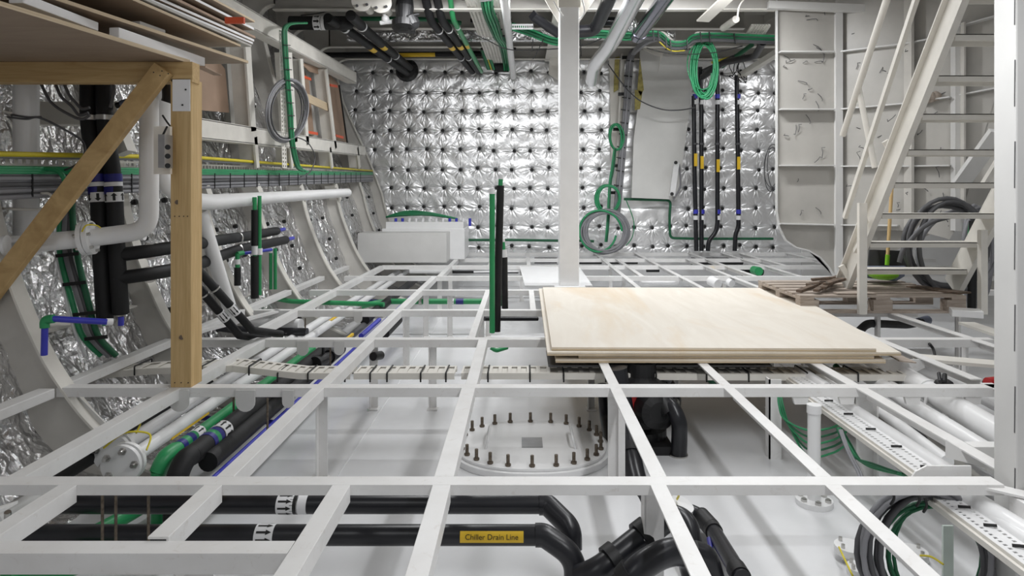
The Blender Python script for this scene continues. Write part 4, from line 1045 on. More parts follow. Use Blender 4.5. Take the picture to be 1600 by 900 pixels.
# ================================================================== PLYWOOD STACK, BOARD, PALLET
def sheet(label, near_l, near_r, far_r, far_l, z, th=.018):
    t = thing('plywood_sheet', label, 'plywood sheet', 'pale plywood sheets stacked on the deck frame')
    pts = [Zp(*p, z+th) for p in (near_l, near_r, far_r, far_l)]
    for p in pts: p.z = z
    MB().prism(pts, (0, 0, th)).build('core', 'plyedge', t)
    c = sum(pts, Vector())/4; MB().prism([c+(p-c)*.9995+Vector((0, 0, th)) for p in pts], (0, 0, .0015)).build('face_veneer', 'ply', t)
    MB().prism([c+(p-c)*1.0006+Vector((0, 0, th*.62)) for p in pts], (0, 0, th*.22)).build('ply_layer', 'ply', t)
    settle(t)
sheet('bottom plywood sheet of the stack, lying on the deck frame', (868, 562), (1384, 563), (1215, 452), (852, 452), .002)
sheet('second plywood sheet from the bottom, short and stepped in at its left end', (904, 555), (1366, 556), (1205, 452), (870, 452), .024)
sheet('third plywood sheet, reaching furthest right and showing its right corner', (855, 551), (1408, 551), (1225, 451), (842, 451), .045)
sheet('topmost plywood sheet of the stack with its stained pale face fully visible', (862, 543), (1369, 545), (1187, 450), (848, 449), .066)
t = tag(MB().prism([Zp(820, 446, .012), Zp(926, 446, .012), Zp(905, 417, .012), Zp(812, 416, .012)], (0, 0, -.012)).build('floor_board', 'bright'), 'flat white plate lying under the foot of the slim pillar', 'plate')
t = tag(MB().prism([Zp(1405, 563, .008), Zp(1432, 566, .008), Zp(1400, 551, .008), Zp(1385, 552, .008)], (0, 0, -.008)).build('steel_offcut', 'oldwood'), 'scuffed scrap strip beside the right corner of the plywood stack', 'scrap')

t = thing('wooden_pallet', 'weathered wooden pallet on the deck frame carrying the foot of the stairs', 'pallet')
px0, px1, py0, py1 = 2.33, 3.72, 5.62, 6.62; H_ = .15
for k in range(3):
    for j in range(3):
        x = px0+.0+(px1-px0-.16)*k/2; y = py0+(py1-py0-.10)*j/2
        MB().box((x, y, .02), (x+.16, y+.10, .112)).build('block', 'oldwood', t, bevel=.003)
for j in range(3):
    y = py0+(py1-py0-.10)*j/2; MB().box((px0, y, .0), (px1, y+.10, .02)).build('bottom_board', 'oldwood', t, bevel=.002)
for k in range(3):
    x = px0+(px1-px0-.12)*k/2; MB().box((x, py0, .112), (x+.12, py1, .132)).build('stringer_board', 'oldwood', t, bevel=.002)
for j in range(6):
    y = py0+(py1-py0-.11)*j/5; MB().box((px0, y, .132), (px1, y+.11, .15)).build('top_board', 'oldwood', t, bevel=.002)
settle(t)
rnd = random.Random(8)
for k, lab in enumerate(('longest dark scrap stick on the left corner of the pallet', 'dark scrap stick lying across the others on the pallet', 'short split scrap stick at the pallet edge', 'brown scrap chunk on top of the stick heap on the pallet', 'flat grey scrap slat behind the stick heap on the pallet', 'thin dark scrap stick pointing to the stair foot')):
    a = ((1248, 455), (1262, 445), (1275, 454), (1286, 450), (1268, 437), (1290, 444))[k]; b = ((1310, 432), (1312, 438), (1302, 438), (1308, 436), (1305, 434), (1318, 436))[k]
    zz = .16+.012*k; o = MB().bar(Zp(*a, zz), Zp(*b, zz+.02), .05, .024).build('scrap_stick', 'darkwood', bevel=.004); tag(o, lab, 'wood scrap')
for (a, b, zz, lab, m_, w_) in (((1305, 458), (1365, 458), .16, 'pale thin board lying at the front of the pallet beside the stair foot', 'oldwood', .09), ((1425, 447), (1508, 458), .158, 'brown board lying at the right end of the pallet', 'darkwood', .16)):
    tag(MB().bar(Zp(*a, zz), Zp(*b, zz), w_, .012).build('loose_board', m_), lab, 'board')
tag(MB().bar(Zp(1443, 437, .17), Zp(1449, 436, .17), .06, .05).build('wood_offcut', 'ply', bevel=.004), 'small pale wood block at the rear of the pallet', 'wood block')

# ================================================================== STAIRS
t = thing('steel_stairs', 'cream painted open steel stairs with channel strings and tube handrail standing on the pallet', 'stairs')
def st(z, X, dy=0): return Vector((X, 6.15-(z-.15)*.742+dy, z))
XL, XR, Z0, Z1 = 2.955, 3.93, .15, 3.3
for X, s in ((XL, 1), (XR, -1)):
    mb = MB(); p, q = st(Z0, X), st(Z1, X)
    mb.bar(p, q, .008, .20, up=(0, 1, 1))
    mb.bar(p+Vector((.02*-s, -.08, -.06)), q+Vector((.02*-s, -.08, -.06)), .05, .01, up=(0, 1, 1))
    mb.bar(p+Vector((.02*-s, .08, .06)), q+Vector((.02*-s, .08, .06)), .05, .01, up=(0, 1, 1))
    mb.build('string', 'cream', t)
for i in range(12):
    z = .335+.252*i; c = st(z, 0)
    mb = MB(); mb.box((XL+.02, c.y-.09, z-.008), (XR-.0, c.y+.11, z)); mb.box((XL+.02, c.y-.09, z-.045), (XR, c.y-.082, z)); mb.box((XL+.02, c.y+.102, z-.045), (XR, c.y+.11, z))
    mb.build('tread', 'cream', t, bevel=.001)
MB().box((2.80, 5.57, .0), (2.865, 5.61, .925)).build('newel_post', 'cream', t)
MB().box((3.81, 5.57, .0), (3.865, 5.62, .70)).build('newel_post', 'cream', t)
MB().bar((2.83, 5.61, .9), st(.75, XL-.03), .03, .04).build('bracket', 'cream', t); MB().bar((2.83, 5.61, .6), st(.5, XL-.03), .03, .04).build('bracket', 'cream', t)
MB().bar(P(1320, 340, 6.1), P(1433, -6, 4.98), .035, .04).build('lower_rail', 'cream', t)
MB().tube([P(1317, 211, 6.0), P(1388, -8, 5.15)], .027, 16).build('handrail', 'cream', t)
MB().tube([P(1341, 136, 5.72), P(1367, 262, 5.66)], .024, 16).build('rail_strut', 'cream', t)
MB().bar(P(1383, 220, 5.4), P(1394, 238, 5.4), .03, .05).build('bracket', 'cream', t)
MB().bar(P(1314, 415, 6.1), P(1330, 442, 6.1), .03, .05).build('bracket', 'cream', t)
settle(t)
# other stair string seen far behind at right
t = thing('stair_brace', 'grey diagonal steel member rising behind the stairs beside the right column', 'brace')
MB().bar(P(1500, 288, 6.75), P(1560, 205, 6.3), .16, .05, up=(0, 1, 0)).build('bar', 'ltgrey', t); MB().bar(P(1536, 290, 6.85), P(1570, 235, 6.6), .05, .05, up=(0, 1, 0)).build('bar', 'cream', t); settle(t)
# dustpan and broom handle
t = thing('dustpan', 'black and lime green dustpan with slate rim resting on the pallet behind the stair foot', 'dustpan')
Yd = 6.45
MB().prism([P(1356, 418, Yd+.03), P(1359, 390, Yd+.1), P(1414, 392, Yd+.1), P(1420, 418, Yd+.03)], (0, .02, 0)).build('back_panel', 'ink', t, bevel=.004)
MB().prism([P(1356, 416, Yd), P(1352, 434, Yd-.05), P(1400, 440, Yd-.05), P(1414, 432, Yd-.02), P(1416, 416, Yd)], (0, .14, 0)).build('scoop', 'slate', t, bevel=.006)
mb = MB(); mb.sphere(P(1380, 428, Yd-.13), .135, 9, .42); o = mb.build('brush', 'lime', t); o.scale = (1, 1, 1)
settle(t)
t = thing('broom_handle', 'long thin wooden broom handle leaning upright behind the stair treads', 'broom')
MB().tube([P(1386, 414, Yd-.02), P(1393, 300, Yd+.05), P(1402, 195, Yd+.15)], .016, 10).build('handle', 'pinez', t); MB().cyl(P(1386, 414, Yd-.02), P(1387, 398, Yd-.02), .02, 10).build('socket', 'lime', t); settle(t)
# cable coils behind the stairs
t = coilthing('cable_coil', 'large coil of thick grey cable standing behind the lower stair treads', 'cable coil',
    [(P(1482, 384, 6.3), (.38, .41), 4, (1, .1, 0), (0, 0, 1), .022, 'dkgrey'), (P(1492, 392, 6.4), (.34, .36), 2, (1, -.2, 0), (.1, 0, 1), .022, 'cabgrey')], seed=21, wob=.09, thick=.035)
MB().tube(spline([P(1405, 410, 6.2), P(1415, 385, 6.2), P(1450, 350, 6.2), P(1500, 335, 6.2)]), .022, 8).build('tail', 'dkgrey', t); settle(t)
t = coilthing('cable_coil', 'smaller grey cable coil hanging right of the lower stair string', 'cable coil', [(P(1528, 400, 6.7), (.15, .46), 5, (1, .3, 0), (0, 0, 1), .02, 'cabgrey')], seed=5, wob=.12, thick=.03); settle(t)
t = thing('insulated_hose', 'thick black upright insulated pipe with green pipe beside it, right of the stair foot', 'pipe')
MB().tube([P(1518, 490, 6.0), P(1521, 345, 6.0)], .035, 12).build('insulation', 'black', t); MB().tube([P(1507, 440, 6.1), P(1518, 350, 6.1)], .022, 10).build('green_tube', 'green', t); settle(t)
t = thing('black_hose', 'black hose bending beneath the pallet into the right bay', 'hose'); MB().tube(fillet([P(1335, 525, 5.6), P(1355, 505, 5.8), P(1420, 508, 6.4), P(1440, 503, 6.5)], .1), .035, 12).build('tube', 'black', t)
MB().cyl(P(1436, 504, 6.5), P(1449, 500, 6.6), .045, 12).build('end_cap', 'slate', t); settle(t)
for (p0, p1, p2, p3, lab) in (((1000, 100), (1002, 96), 0, 0, ''),): pass

# ================================================================== RIGHT BAY: white pipes, perforated trays, coils
def longtube(label, a, b, z, r, mat='pipewhite', name='white_pipe', flat=False, rings=()):
    t = thing(name, label, 'pipe'); A, B = Zp(*a, z), Zp(*b, z)
    MB().tube([A, B], r, 20).build('tube', mat, t)
    for f_ in rings: c = A+(B-A)*f_; d = (B-A).normalized(); MB().tube([c-d*.01, c+d*.01], r*1.12, 20).build('joint_ring', mat, t)
    settle(t); return t
longtube('slim white pipe nearest the trays in the right bay', (1350, 622), (1480, 722), -.2, .030)
longtube('middle white pipe of the right bay running toward the right column', (1350, 585), (1560, 716), -.14, .04)
longtube('thickest white pipe of the right bay, held in a U clamp', (1400, 580), (1640, 725), -.12, .062, rings=(.3,))
longtube('white pipe closest to the right column, partly hidden by the third cross beam', (1480, 590), (1640, 672), -.12, .045)
longtube('white pipe emerging under the right corner of the plywood stack', (1335, 560), (1470, 632), -.16, .05)
longtube('broad white pipe under the right end of the plywood stack', (1290, 545), (1400, 612), -.16, .045)
longtube('white pipe passing beneath the lower right beam near the column', (1480, 758), (1625, 850), -.1, .04)
longtube('black pipe lying low between the white pipes of the right bay', (1420, 640), (1610, 752), -.36, .05, 'black', 'black_pipe')
longtube('second black pipe low in the right bay beside the column', (1520, 600), (1640, 668), -.25, .05, 'black', 'black_pipe')
longtube('dark pipe low left of the white pipes beside the trays', (1330, 600), (1440, 688), -.42, .035, 'dkgrey', 'grey_pipe')
t = tag(MB().bar(Zp(1365, 640, -.42), Zp(1500, 760, -.42), .30, .02).build('floor_plate', 'grey'), 'grey steel plate low between trays and white pipes', 'plate')
t = thing('u_clamp', 'white U shaped clamp over the thick pipe below the third cross beam', 'clamp')
c = P(1464, 640, 3.7); MB().tube(fillet([c+Vector((-.06, 0, .07)), c+Vector((-.075, 0, -.06)), c+Vector((.075, 0, -.06)), c+Vector((.08, 0, .07))], .03), .008, 8).build('rod', 'pipewhite', t); settle(t)
for x, lab in ((1250, 'left'), (1322, 'middle'), (1425, 'centre right'), (1520, 'rightmost')):
    t = tag(MB().prism([P(x-12, 618, 3.47), P(x+14, 618, 3.47), P(x+12, 632, 3.47), P(x-8, 632, 3.47)], (0, .02, 0)).build('pipe_bracket', 'white'), f'{lab} small white bracket hanging below the third cross beam on the right', 'bracket')
def ptray(label, a, b, z, w, n, ties=True):
    t = thing('perforated_tray', label, 'cable tray'); A, B = Zp(*a, z), Zp(*b, z); d = (B-A).normalized(); s = Vector((abs(d.y), abs(d.x), 0))
    MB().perf(A, B, s*w, n, 2, .5, .28).build('tray', 'pipewhite', t, solid=.003)
    for e in (0, w): MB().bar(A+s*e+Vector((0, 0, -.014)), B+s*e+Vector((0, 0, -.014)), .003, .03).build('lip', 'cream', t)
    MB().bar(A+s*(-.008)+Vector((0, 0, -.02)), B+s*(-.008)+Vector((0, 0, -.02)), .012, .02).build('edge_strip', 'cream', t)
    if ties:
        for k in range(5):
            c = A+(B-A)*((k+.5)/5); MB().bar(c+s*w*.4+Vector((0, 0, .006)), c+s*w*.75+d*.02+Vector((0, 0, .012)), .006, .008).build('cable_tie', 'tie', t)
    # pale conduit on top edge
    q = s*(w+.028); MB().tube([A+q, B+q], .03, 14).build('conduit', 'pipewhite', t)
    settle(t)
ptray('long perforated white tray in the right bay between second and third cross beam', (1262, 618), (1446, 748), -.13, .11, 42)
ptray('perforated white tray passing right of the cable coil to the lower right corner', (1430, 756), (1640, 912), -.10, .09, 30)
ptray('short perforated tray emerging below the plywood stack, left one of two', (1215, 578), (1258, 606), -.09, .10, 12, False)
ptray('short perforated tray emerging below the plywood stack, right one of two', (1252, 575), (1300, 606), -.09, .10, 12, False)
# stand pipe with flange
t = thing('flanged_standpipe', 'white upright pipe with a bolted flange joint standing on the floor in the right bay', 'pipe')
Yv = 3.25; c = P(1272, 790, Yv)
MB().tube([P(1272, 640, Yv), P(1272, 800, Yv)], .03, 20).build('tube', 'pipewhite', t); MB().tube([P(1272, 632, Yv), P(1272, 645, Yv)], .034, 20).build('collar', 'pipewhite', t)
MB().tube([c, P(1272, 822, Yv)], .045, 20).build('foot', 'pipewhite', t)
MB().cyl(c+Vector((0, 0, .008)), c+Vector((0, 0, .033)), .085, 28).build('flange', 'pipewhite', t, bevel=.002); MB().cyl(c-Vector((0, 0, .035)), c-Vector((0, 0, .01)), .085, 28).build('flange', 'pipewhite', t, bevel=.002); MB().cyl(c-Vector((0, 0, .01)), c+Vector((0, 0, .008)), .08, 28).build('gasket', 'ink', t)
for k in range(6): q = c+Vector((.064*cos(k*pi/3+.4), .064*sin(k*pi/3+.4), 0)); MB().cyl(q-Vector((0, 0, .05)), q+Vector((0, 0, .05)), .008, 8).cyl(q+Vector((0, 0, .033)), q+Vector((0, 0, .045)), .015, 6).build('bolt', 'steel', t)
settle(t)
def lowflange(label, px, py, Y, R_, wire):
    t = thing('pipe_flange', label, 'flange'); c = P(px, py, Y); 
    MB().cyl(c-Vector((0, 0, .03)), c, R_, 26).build('disc', 'pipewhite', t, bevel=.002); MB().cyl((c.x, c.y, -.5), c-Vector((0, 0, .03)), R_*.55, 20).build('neck', 'pipewhite', t)
    for k in range(4): q = c+Vector((R_*.72*cos(k*pi/2+.5), R_*.72*sin(k*pi/2+.5), 0)); MB().cyl(q-Vector((0, 0, .045)), q+Vector((0, 0, .015)), .008, 6).build('bolt', 'steel', t)
    if wire: MB().tube(spline([P(*w_) for w_ in wire]), .004, 6).build('earth_wire', 'yelcab', t)
    settle(t)
lowflange('white floor flange at the lower right with a yellow earth wire going left', 1328, 852, 2.75, .06, [(1311, 855, 2.7), (1318, 870, 2.6), (1330, 895, 2.5), (1335, 905, 2.5)])
lowflange('white floor flange right of the other behind the cable coil, yellow wire going right', 1425, 860, 2.75, .06, [(1438, 868, 2.7), (1455, 870, 2.65), (1474, 882, 2.6)])
lowflange('small white floor flange below the lower right beam beside the coil', 1342, 885, 2.6, .045, None)
# large coil of grey and green cable, hung from the frame
Yk = 2.42
t = coilthing('cable_coil', 'big hanging coil of grey and green cable under the lower right beams', 'cable coil',
    [(P(1452, 868, Yk), (.215, .215), 6, (1, 0, 0), (0, .15, 1), .0115, 'dkgrey'), (P(1462, 872, Yk+.03), (.185, .19), 6, (1, 0, 0), (0, .15, 1), .0075, 'dkgreen'), (P(1448, 866, Yk-.02), (.225, .225), 3, (1, 0, 0), (0, .15, 1), .0105, 'cabgrey')],
    seed=9, wob=.07, thick=.022)
for a in ((1394, 778), (1434, 781), (1445, 790)): MB().tube(spline([P(a[0], a[1]-12, Yk-.05), P(a[0]+3, a[1], Yk-.05), P(a[0]-2, a[1]+10, Yk-.03)]), .005, 6).build('cable_tie', 'tie', t)
settle(t)
t = thing('stanchion', 'pale green narrow steel post behind the big cable coil', 'post'); MB().box((P(1474, 0, 2.62).x, 2.62, -.5), (P(1490, 0, 2.62).x, 2.63, P(0, 822, 2.62).z)).build('bar', paint('pale_green', (.68, .76, .71), .4), t); settle(t)
t = thing('slack_cables', 'green slack cables looping beneath the perforated tray behind the white upright pipe', 'cable bundle')
for k in range(5):
    MB().tube(spline([P(1216+k, 612, 3.7), P(1217+k*1.5, 632, 3.65), P(1226+k*2, 655+k*3, 3.6), P(1262, 672+k*10, 3.55), P(1300, 668+k*10, 3.5), P(1322, 655+k*10, 3.4)]), .0055, 7).build('cable', 'dkgreen' if k % 2 else 'cabgreen', t)
for k in range(6):
    MB().tube(spline([P(1307+k*1.5, 668, 3.35), P(1318+k*2, 692, 3.3), P(1336+k*3, 715+k*2, 3.2), P(1365+k*7, 725+k*3, 3.1), P(1400+k*8, 738+k*2, 3.0)]), .0055, 7).build('cable', 'cabgreen' if k % 2 else 'dkgreen', t)
for k in range(2): MB().tube(spline([P(1312+k*3, 672, 3.3), P(1324+k*3, 705, 3.2), P(1342+k*4, 742, 3.1), P(1350, 770, 3.0)]), .007, 7).build('cable', 'cabgrey', t)
settle(t)
cable('green_cable', 'thick dark green cable bending down below the plywood stack left of the trays', 'cable', [P(1108, 580, 4.2), P(1112, 592, 4.2), P(1118, 600, 4.25)], .03, 'dkgreen')
cable('green_cable', 'dark green cable under the plywood stack between the two short trays', 'cable', [P(1306, 572, 4.3), P(1316, 585, 4.2), P(1322, 598, 4.1)], .02, 'dkgreen')
cable('black_wire', 'short black wire hanging from the frame above the cream board on the right', 'wire', [P(1452, 537, 4.6), P(1458, 545, 4.6), P(1461, 556, 4.5)], .010, 'tie')
tag(MB().bar(Zp(1425, 558, -.03), Zp(1590, 572, -.03), .14, .02).build('channel_cover', 'cream'), 'flat cream channel cover continuing right of the plywood stack', 'cover strip')
tag(MB().bar(Zp(1485, 487, .03), Zp(1534, 490, .03), .16, .055).build('white_box', 'bright', bevel=.004), 'small white box section on the frame at the right end of the pallet', 'box section')
tag(MB().bar(Zp(1510, 505, -.02), Zp(1570, 525, -.02), .12, .02).build('channel_cover', 'cream'), 'short cream cover strip right of the pallet beside the column', 'cover strip')
t = thing('valve', 'small dark valve handle poking up between the frame beams on the right', 'valve'); MB().sphere(Zp(1475, 600, -.06), .05, 6, .6).build('body', 'dark', t); MB().cyl(Zp(1469, 596, -.03), Zp(1467, 583, -.0), .010, 8).build('stem', 'dark', t); MB().cyl(Zp(1476, 596, -.03), Zp(1476, 585, -.0), .012, 8).build('stem', 'dark', t); settle(t)
tag(MB().cyl(Zp(1543, 598, -.08), Zp(1562, 596, -.08), .03, 12).build('red_pipe', 'red'), 'short red pipe end beside the right column', 'pipe')
tag(MB().cyl(Zp(1366, 585, -.3), Zp(1400, 600, -.3), .02, 10).build('red_pipe', 'red'), 'thin red pipe low between the white pipes below the plywood corner', 'pipe')
# far bay clutter beneath the frame
for (a, b, z_, r_, m_, lab) in (((640, 424, ), (700, 424), -.1, .03, 'pipewhite', 'white level pipe under the far beams near the white box'), ((700, 425), (810, 425), -.14, .02, 'black', 'thin black level pipe under the far beams'),
        ((835, 407), (870, 407), -.12, .05, 'black', 'black pipe left of the slim pillar under the far beams'), ((905, 408), (940, 408), -.12, .05, 'black', 'black pipe right of the slim pillar under the far beams'), ((952, 408), (996, 408), -.12, .05, 'black', 'black pipe with blue tape under the far cable coil'),
        ((1080, 408), (1160, 408), -.12, .06, 'black', 'black insulated pipe under the four black risers'), ((1160, 425), (1190, 424), -.1, .06, 'black', 'black pipe end beside the partition under the far beams'),
        ((1000, 441), (1060, 441), -.1, .03, 'pipewhite', 'white level pipe behind the plywood stack'), ((1010, 422), (1030, 422), -.1, .03, 'black', 'short black pipe section behind the plywood stack'), ((740, 425), (812, 424), -.05, .012, 'pipewhite', 'slim white level pipe left of the white plate')):
    tag(MB().cyl(Zp(*a, z_), Zp(*b, z_), r_, 14).build('level_pipe', m_), lab, 'pipe')
for k in range(3):
    tag(MB().cyl(Zp(1110+k*22, 438-k, -.05), Zp(1122+k*22, 444-k, -.08), .06-.012*k, 14).build('pipe_stub', 'pipewhite'), ('leftmost', 'middle', 'rightmost')[k]+' of three white pipe stubs behind the right end of the plywood', 'pipe')
tag(MB().bar(Zp(1110, 419, -.05), Zp(1126, 428, -.05), .05, .02).build('yellow_strip', 'yellow'), 'small yellow strip under the far beams right of centre', 'strip')
tag(MB().cyl(Zp(1178, 422, -.05), Zp(1186, 424, -.05), .06, 12).build('green_fitting', 'green'), 'green pipe fitting under the far beams left of the partition', 'pipe fitting')

# green and black upright pipes in mid room
plumb('tall bare green upright pipe standing mid room, left of the black ones', 769, 300, 520, 4.95, .020, 'green', ((296, 303, 'label', .021, 'cap'),))
t = thing('insulated_upright', 'tall black insulated upright pipe with a green tip standing mid room', 'pipe')
Yq = 5.05; MB().tube([P(776, 518, Yq), P(782, 290, Yq)], .028, 14).build('insulation', 'black', t); MB().tube([P(782, 290, Yq), P(782.5, 278, Yq)], .017, 12).build('tip', 'green', t); MB().tube([P(782.5, 280, Yq), P(782.7, 273, Yq)], .018, 12).build('cap', 'label', t); settle(t)
t = thing('insulated_upright', 'shorter black insulated upright pipe with white tape and green tip, right of the tall one', 'pipe')
Yq = 5.5; MB().tube([P(789, 482, Yq), P(788, 402, Yq)], .026, 14).build('insulation', 'black', t); MB().tube([P(788, 402, Yq), P(787, 390, Yq)], .024, 12).build('tape', 'label', t); MB().tube([P(787, 390, Yq), P(786, 376, Yq)], .015, 12).build('tip', 'green', t); MB().tube([P(786, 378, Yq), P(786, 373, Yq)], .016, 12).build('cap', 'label', t); settle(t)
plumb('slim dark green pipe between the two insulated uprights mid room', 782, 378, 478, 5.6, .012, 'dkgreen')
t = thing('green_bend', 'green pipe end bending level beneath the cross beam mid floor', 'pipe'); MB().tube(fillet([P(767, 543, 5.0), P(775, 548, 5.0), P(792, 543, 5.1)], .05), .016, 12).build('tube', 'green', t); settle(t)
t = thing('black_stub', 'short black level pipe feeding the foot of the tall uprights', 'pipe'); MB().tube([P(757, 498, 5.2), P(840, 498, 5.4)], .018, 12).build('tube', 'pvc', t); settle(t)
t = thing('pipe_stub', 'small dark pipe stub left of the centre under the fourth cross beam', 'pipe'); MB().cyl(P(583, 557, 4.6), P(595, 555, 4.7), .03, 14).build('tube', 'dark', t); settle(t)

# white equipment box at the far left end
t = thing('distribution_box', 'large pale grey box in the far left corner, white and blue fittings on top', 'equipment box')
x0_, x1_ = -2.38, -1.09; ybx = 9.75
MB().box((x0_, ybx, .001), (x1_, ybx+.5, .43)).build('body', 'ltgrey', t, bevel=.006)
MB().box((x0_+.25, ybx+.5, .001), (x1_+.22, ybx+1.3, .47)).build('rear_body', 'bright', t, bevel=.006)
MB().box((x0_+.3, ybx+.55, .47), (x1_+.2, ybx+1.2, .57)).build('top_tray', 'bright', t)
for k in range(12):
    c = Vector((x0_+.42+k*.105, ybx+.72, .50)); MB().cyl(c, c+Vector((0, 0, .12)), .022, 10).build('fitting', 'blue' if k in (0, 1, 8, 9, 11) else 'label', t)
settle(t)
t = thing('cable_bundle', 'green cables lying over the fittings on top of the pale grey box', 'cable bundle')
for k in range(6): MB().tube(spline([(x0_+.22, ybx+.95, .63), (x0_+.5, ybx+.95+.02*k, .655+.012*k), (x1_-.4, ybx+1.0, .66+.008*k), (x1_+.05, ybx+1.1, .60)]), .014, 7).build('cable', 'cabgreen' if k % 2 else 'dkgreen', t)
settle(t)
# ================================================================== BACK WALL ITEMS
# leaning pale panel
t = thing('leaning_panel', 'pale grey irregular plate panel mounted over the foil wall right of the cable ladder', 'panel')
Yp = 11.35
MB().prism([P(1000, 78, Yp), P(1088, 78, Yp), P(1078, 170, Yp), (P(1066, 256, Yp)), P(1057, 312, Yp), P(987, 309, Yp), P(990, 220, Yp), P(1000, 140, Yp)], (0, .05, 0)).build('plate', paint('panel_paint', (.72, .715, .69), .5, var=.05, vs=2), t)
MB().bar(P(1057, 254, Yp-.1), P(1050, 306, Yp-.1), .09, .05, up=(0, 1, 0)).build('side_bracket', 'bright', t)
for x, y in ((1056, 254), (1050, 303)): MB().cyl(P(x, y, Yp-.13), P(x, y, Yp-.16), .03, 10).build('stud', 'ink', t)
MB().tube(spline([P(1061, 256, Yp-.05), P(1063, 290, Yp-.05), P(1052, 312, Yp-.05)]), .015, 6).build('edge_cable', 'cabgrey', t)
for pts in ([(1000, 90), (1006, 140), (1001, 150), (996, 140)], [(992, 140), (1004, 143), (1000, 170), (992, 172)]):
    MB().prism([P(x, y, Yp-.02) for x, y in pts], (0, .02, 0)).build('foam_edge', 'foam', t)
settle(t)
# cable ladder with lagging
t = thing('cable_ladder', 'narrow cream cable ladder with thick grey cables running down the foil wall', 'cable tray')
Yl = 11.3
MB().prism([P(952, 92, Yl+.25), P(976, 88, Yl+.25), P(972, 250, Yl+.25), P(955, 250, Yl+.25)], (0, .03, 0)).build('back_plate', 'cream', t)
MB().prism([P(961, 90, Yl+.2), P(968, 88, Yl+.2), P(966, 140, Yl+.2), P(959, 144, Yl+.2)], (0, .03, 0)).build('foam_strip', 'foam', t)
for a, b in (((972, 84), (961, 312)), ((990, 86), (968, 312))): MB().bar(P(*a, Yl+.08), P(*b, Yl+.08), .03, .04, up=(0, 1, 0)).build('ladder_rail', 'cream', t)
for x, y in ((977, 90), (971, 147), (963, 202), (962, 259), (957, 301)): MB().bar(P(x-5, y, Yl), P(x+6, y, Yl), .05, .05).build('rung', 'ink', t)
path = [(1062, 72), (1040, 58), (1026, 58), (1008, 66), (992, 78), (985, 92), (981, 140), (978, 180), (973, 230), (968, 290), (963, 335)]
for k in range(5):
    MB().tube(spline([P(x+(k % 3-1)*3.0, y+(k//3)*2, Yl-.06-.02*k) for x, y in path[3:]], 5), .03, 7).build('cable', 'cabgrey', t)
for k, (x, y) in enumerate(((985, 95), (982, 119), (980, 135), (979, 153), (977, 172), (976, 192), (974, 210), (971, 230), (970, 247), (969, 267), (966, 290))):
    MB().bar(P(x-7, y-1, Yl-.16), P(x+6, y+1, Yl-.16), .012, .02).build('cable_tie', 'tie', t)
settle(t)
t = thing('cable_bundle', 'green cables dropping left of the grey bundle down to the wall coil', 'cable bundle')
for k in range(3): MB().tube(spline([P(960+k, 232, Yl-.2), P(956+k*1.4, 262, Yl-.2), P(952+k, 290, Yl-.2), P(949+k, 345, Yl-.25), P(946+k, 378, Yl-.25)]), .016, 6).build('cable', 'dkgreen' if k else 'cabgreen', t)
settle(t)
t = coilthing('cable_coil', 'small green cable coil hanging at mid height on the wall ladder', 'cable coil', [(P(963, 214, 11.12), (.105, .21), 5, (1, 0, 0), (-.05, 0, 1), .013, 'cabgreen')], seed=1, wob=.06, thick=.02); settle(t)
t = coilthing('cable_coil', 'round green cable coil just above the grey wall coil', 'cable coil', [(P(950, 311, 11.1), (.19, .225), 6, (1, 0, 0), (0, 0, 1), .015, 'cabgreen')], seed=2, wob=.05, thick=.02); settle(t)
t = coilthing('cable_coil', 'large round grey cable coil with a green strand at the foot of the foil wall', 'cable coil', [(P(945, 362, 10.9), (.35, .33), 13, (1, 0, 0), (0, 0, 1), .02, 'cabgrey'), (P(938, 361, 10.85), (.30, .31), 1, (1, 0, 0), (0, 0, 1), .018, 'cabgreen')], seed=3, wob=.09, thick=.03); settle(t)
t = coilthing('cable_coil', 'long bright green cable coil hanging from the ceiling run above the panel', 'cable coil',
    [(P(1101, 108, 9.1), (.155, .37), 9, (1, 0, 0), (.03, 0, 1), .0125, 'cabgreen'), (P(1096, 104, 9.1), (.175, .34), 2, (1, 0, 0), (0, 0, 1), .008, 'cabgreen')], seed=12, wob=.11, thick=.03); settle(t)
t = thing('wall_cable', 'green cable clipped along the foot of the foil wall below the panel', 'cable')
for pts in ([(975, 311), (1048, 313), (1046, 340), (1047, 372), (1090, 373), (1150, 373), (1208, 373)], [(720, 375), (800, 375), (872, 376)], [(900, 376), (928, 377)]):
    MB().tube(fillet([P(x, y, 11.45) for x, y in pts], .08), .022, 8).build('sheath', 'dkgreen', t)
settle(t)
cable('hanging_wire', 'thin green wire dangling right of the grey wall coil', 'wire', [P(978, 312, 11.3), P(990, 345, 11.3), P(988, 370, 11.3), P(978, 384, 11.3)], .008, 'cabgreen')
cable('slack_wire', 'thin dark slack wire swinging from the cable ladder across the panel to the black risers', 'wire', [P(950, 100, 11.1), P(968, 125, 11.0), P(985, 145, 10.9), P(1005, 160, 10.8), P(1035, 171, 10.8), P(1062, 172, 10.8), P(1086, 168, 10.9)], .010, 'dkgrey')
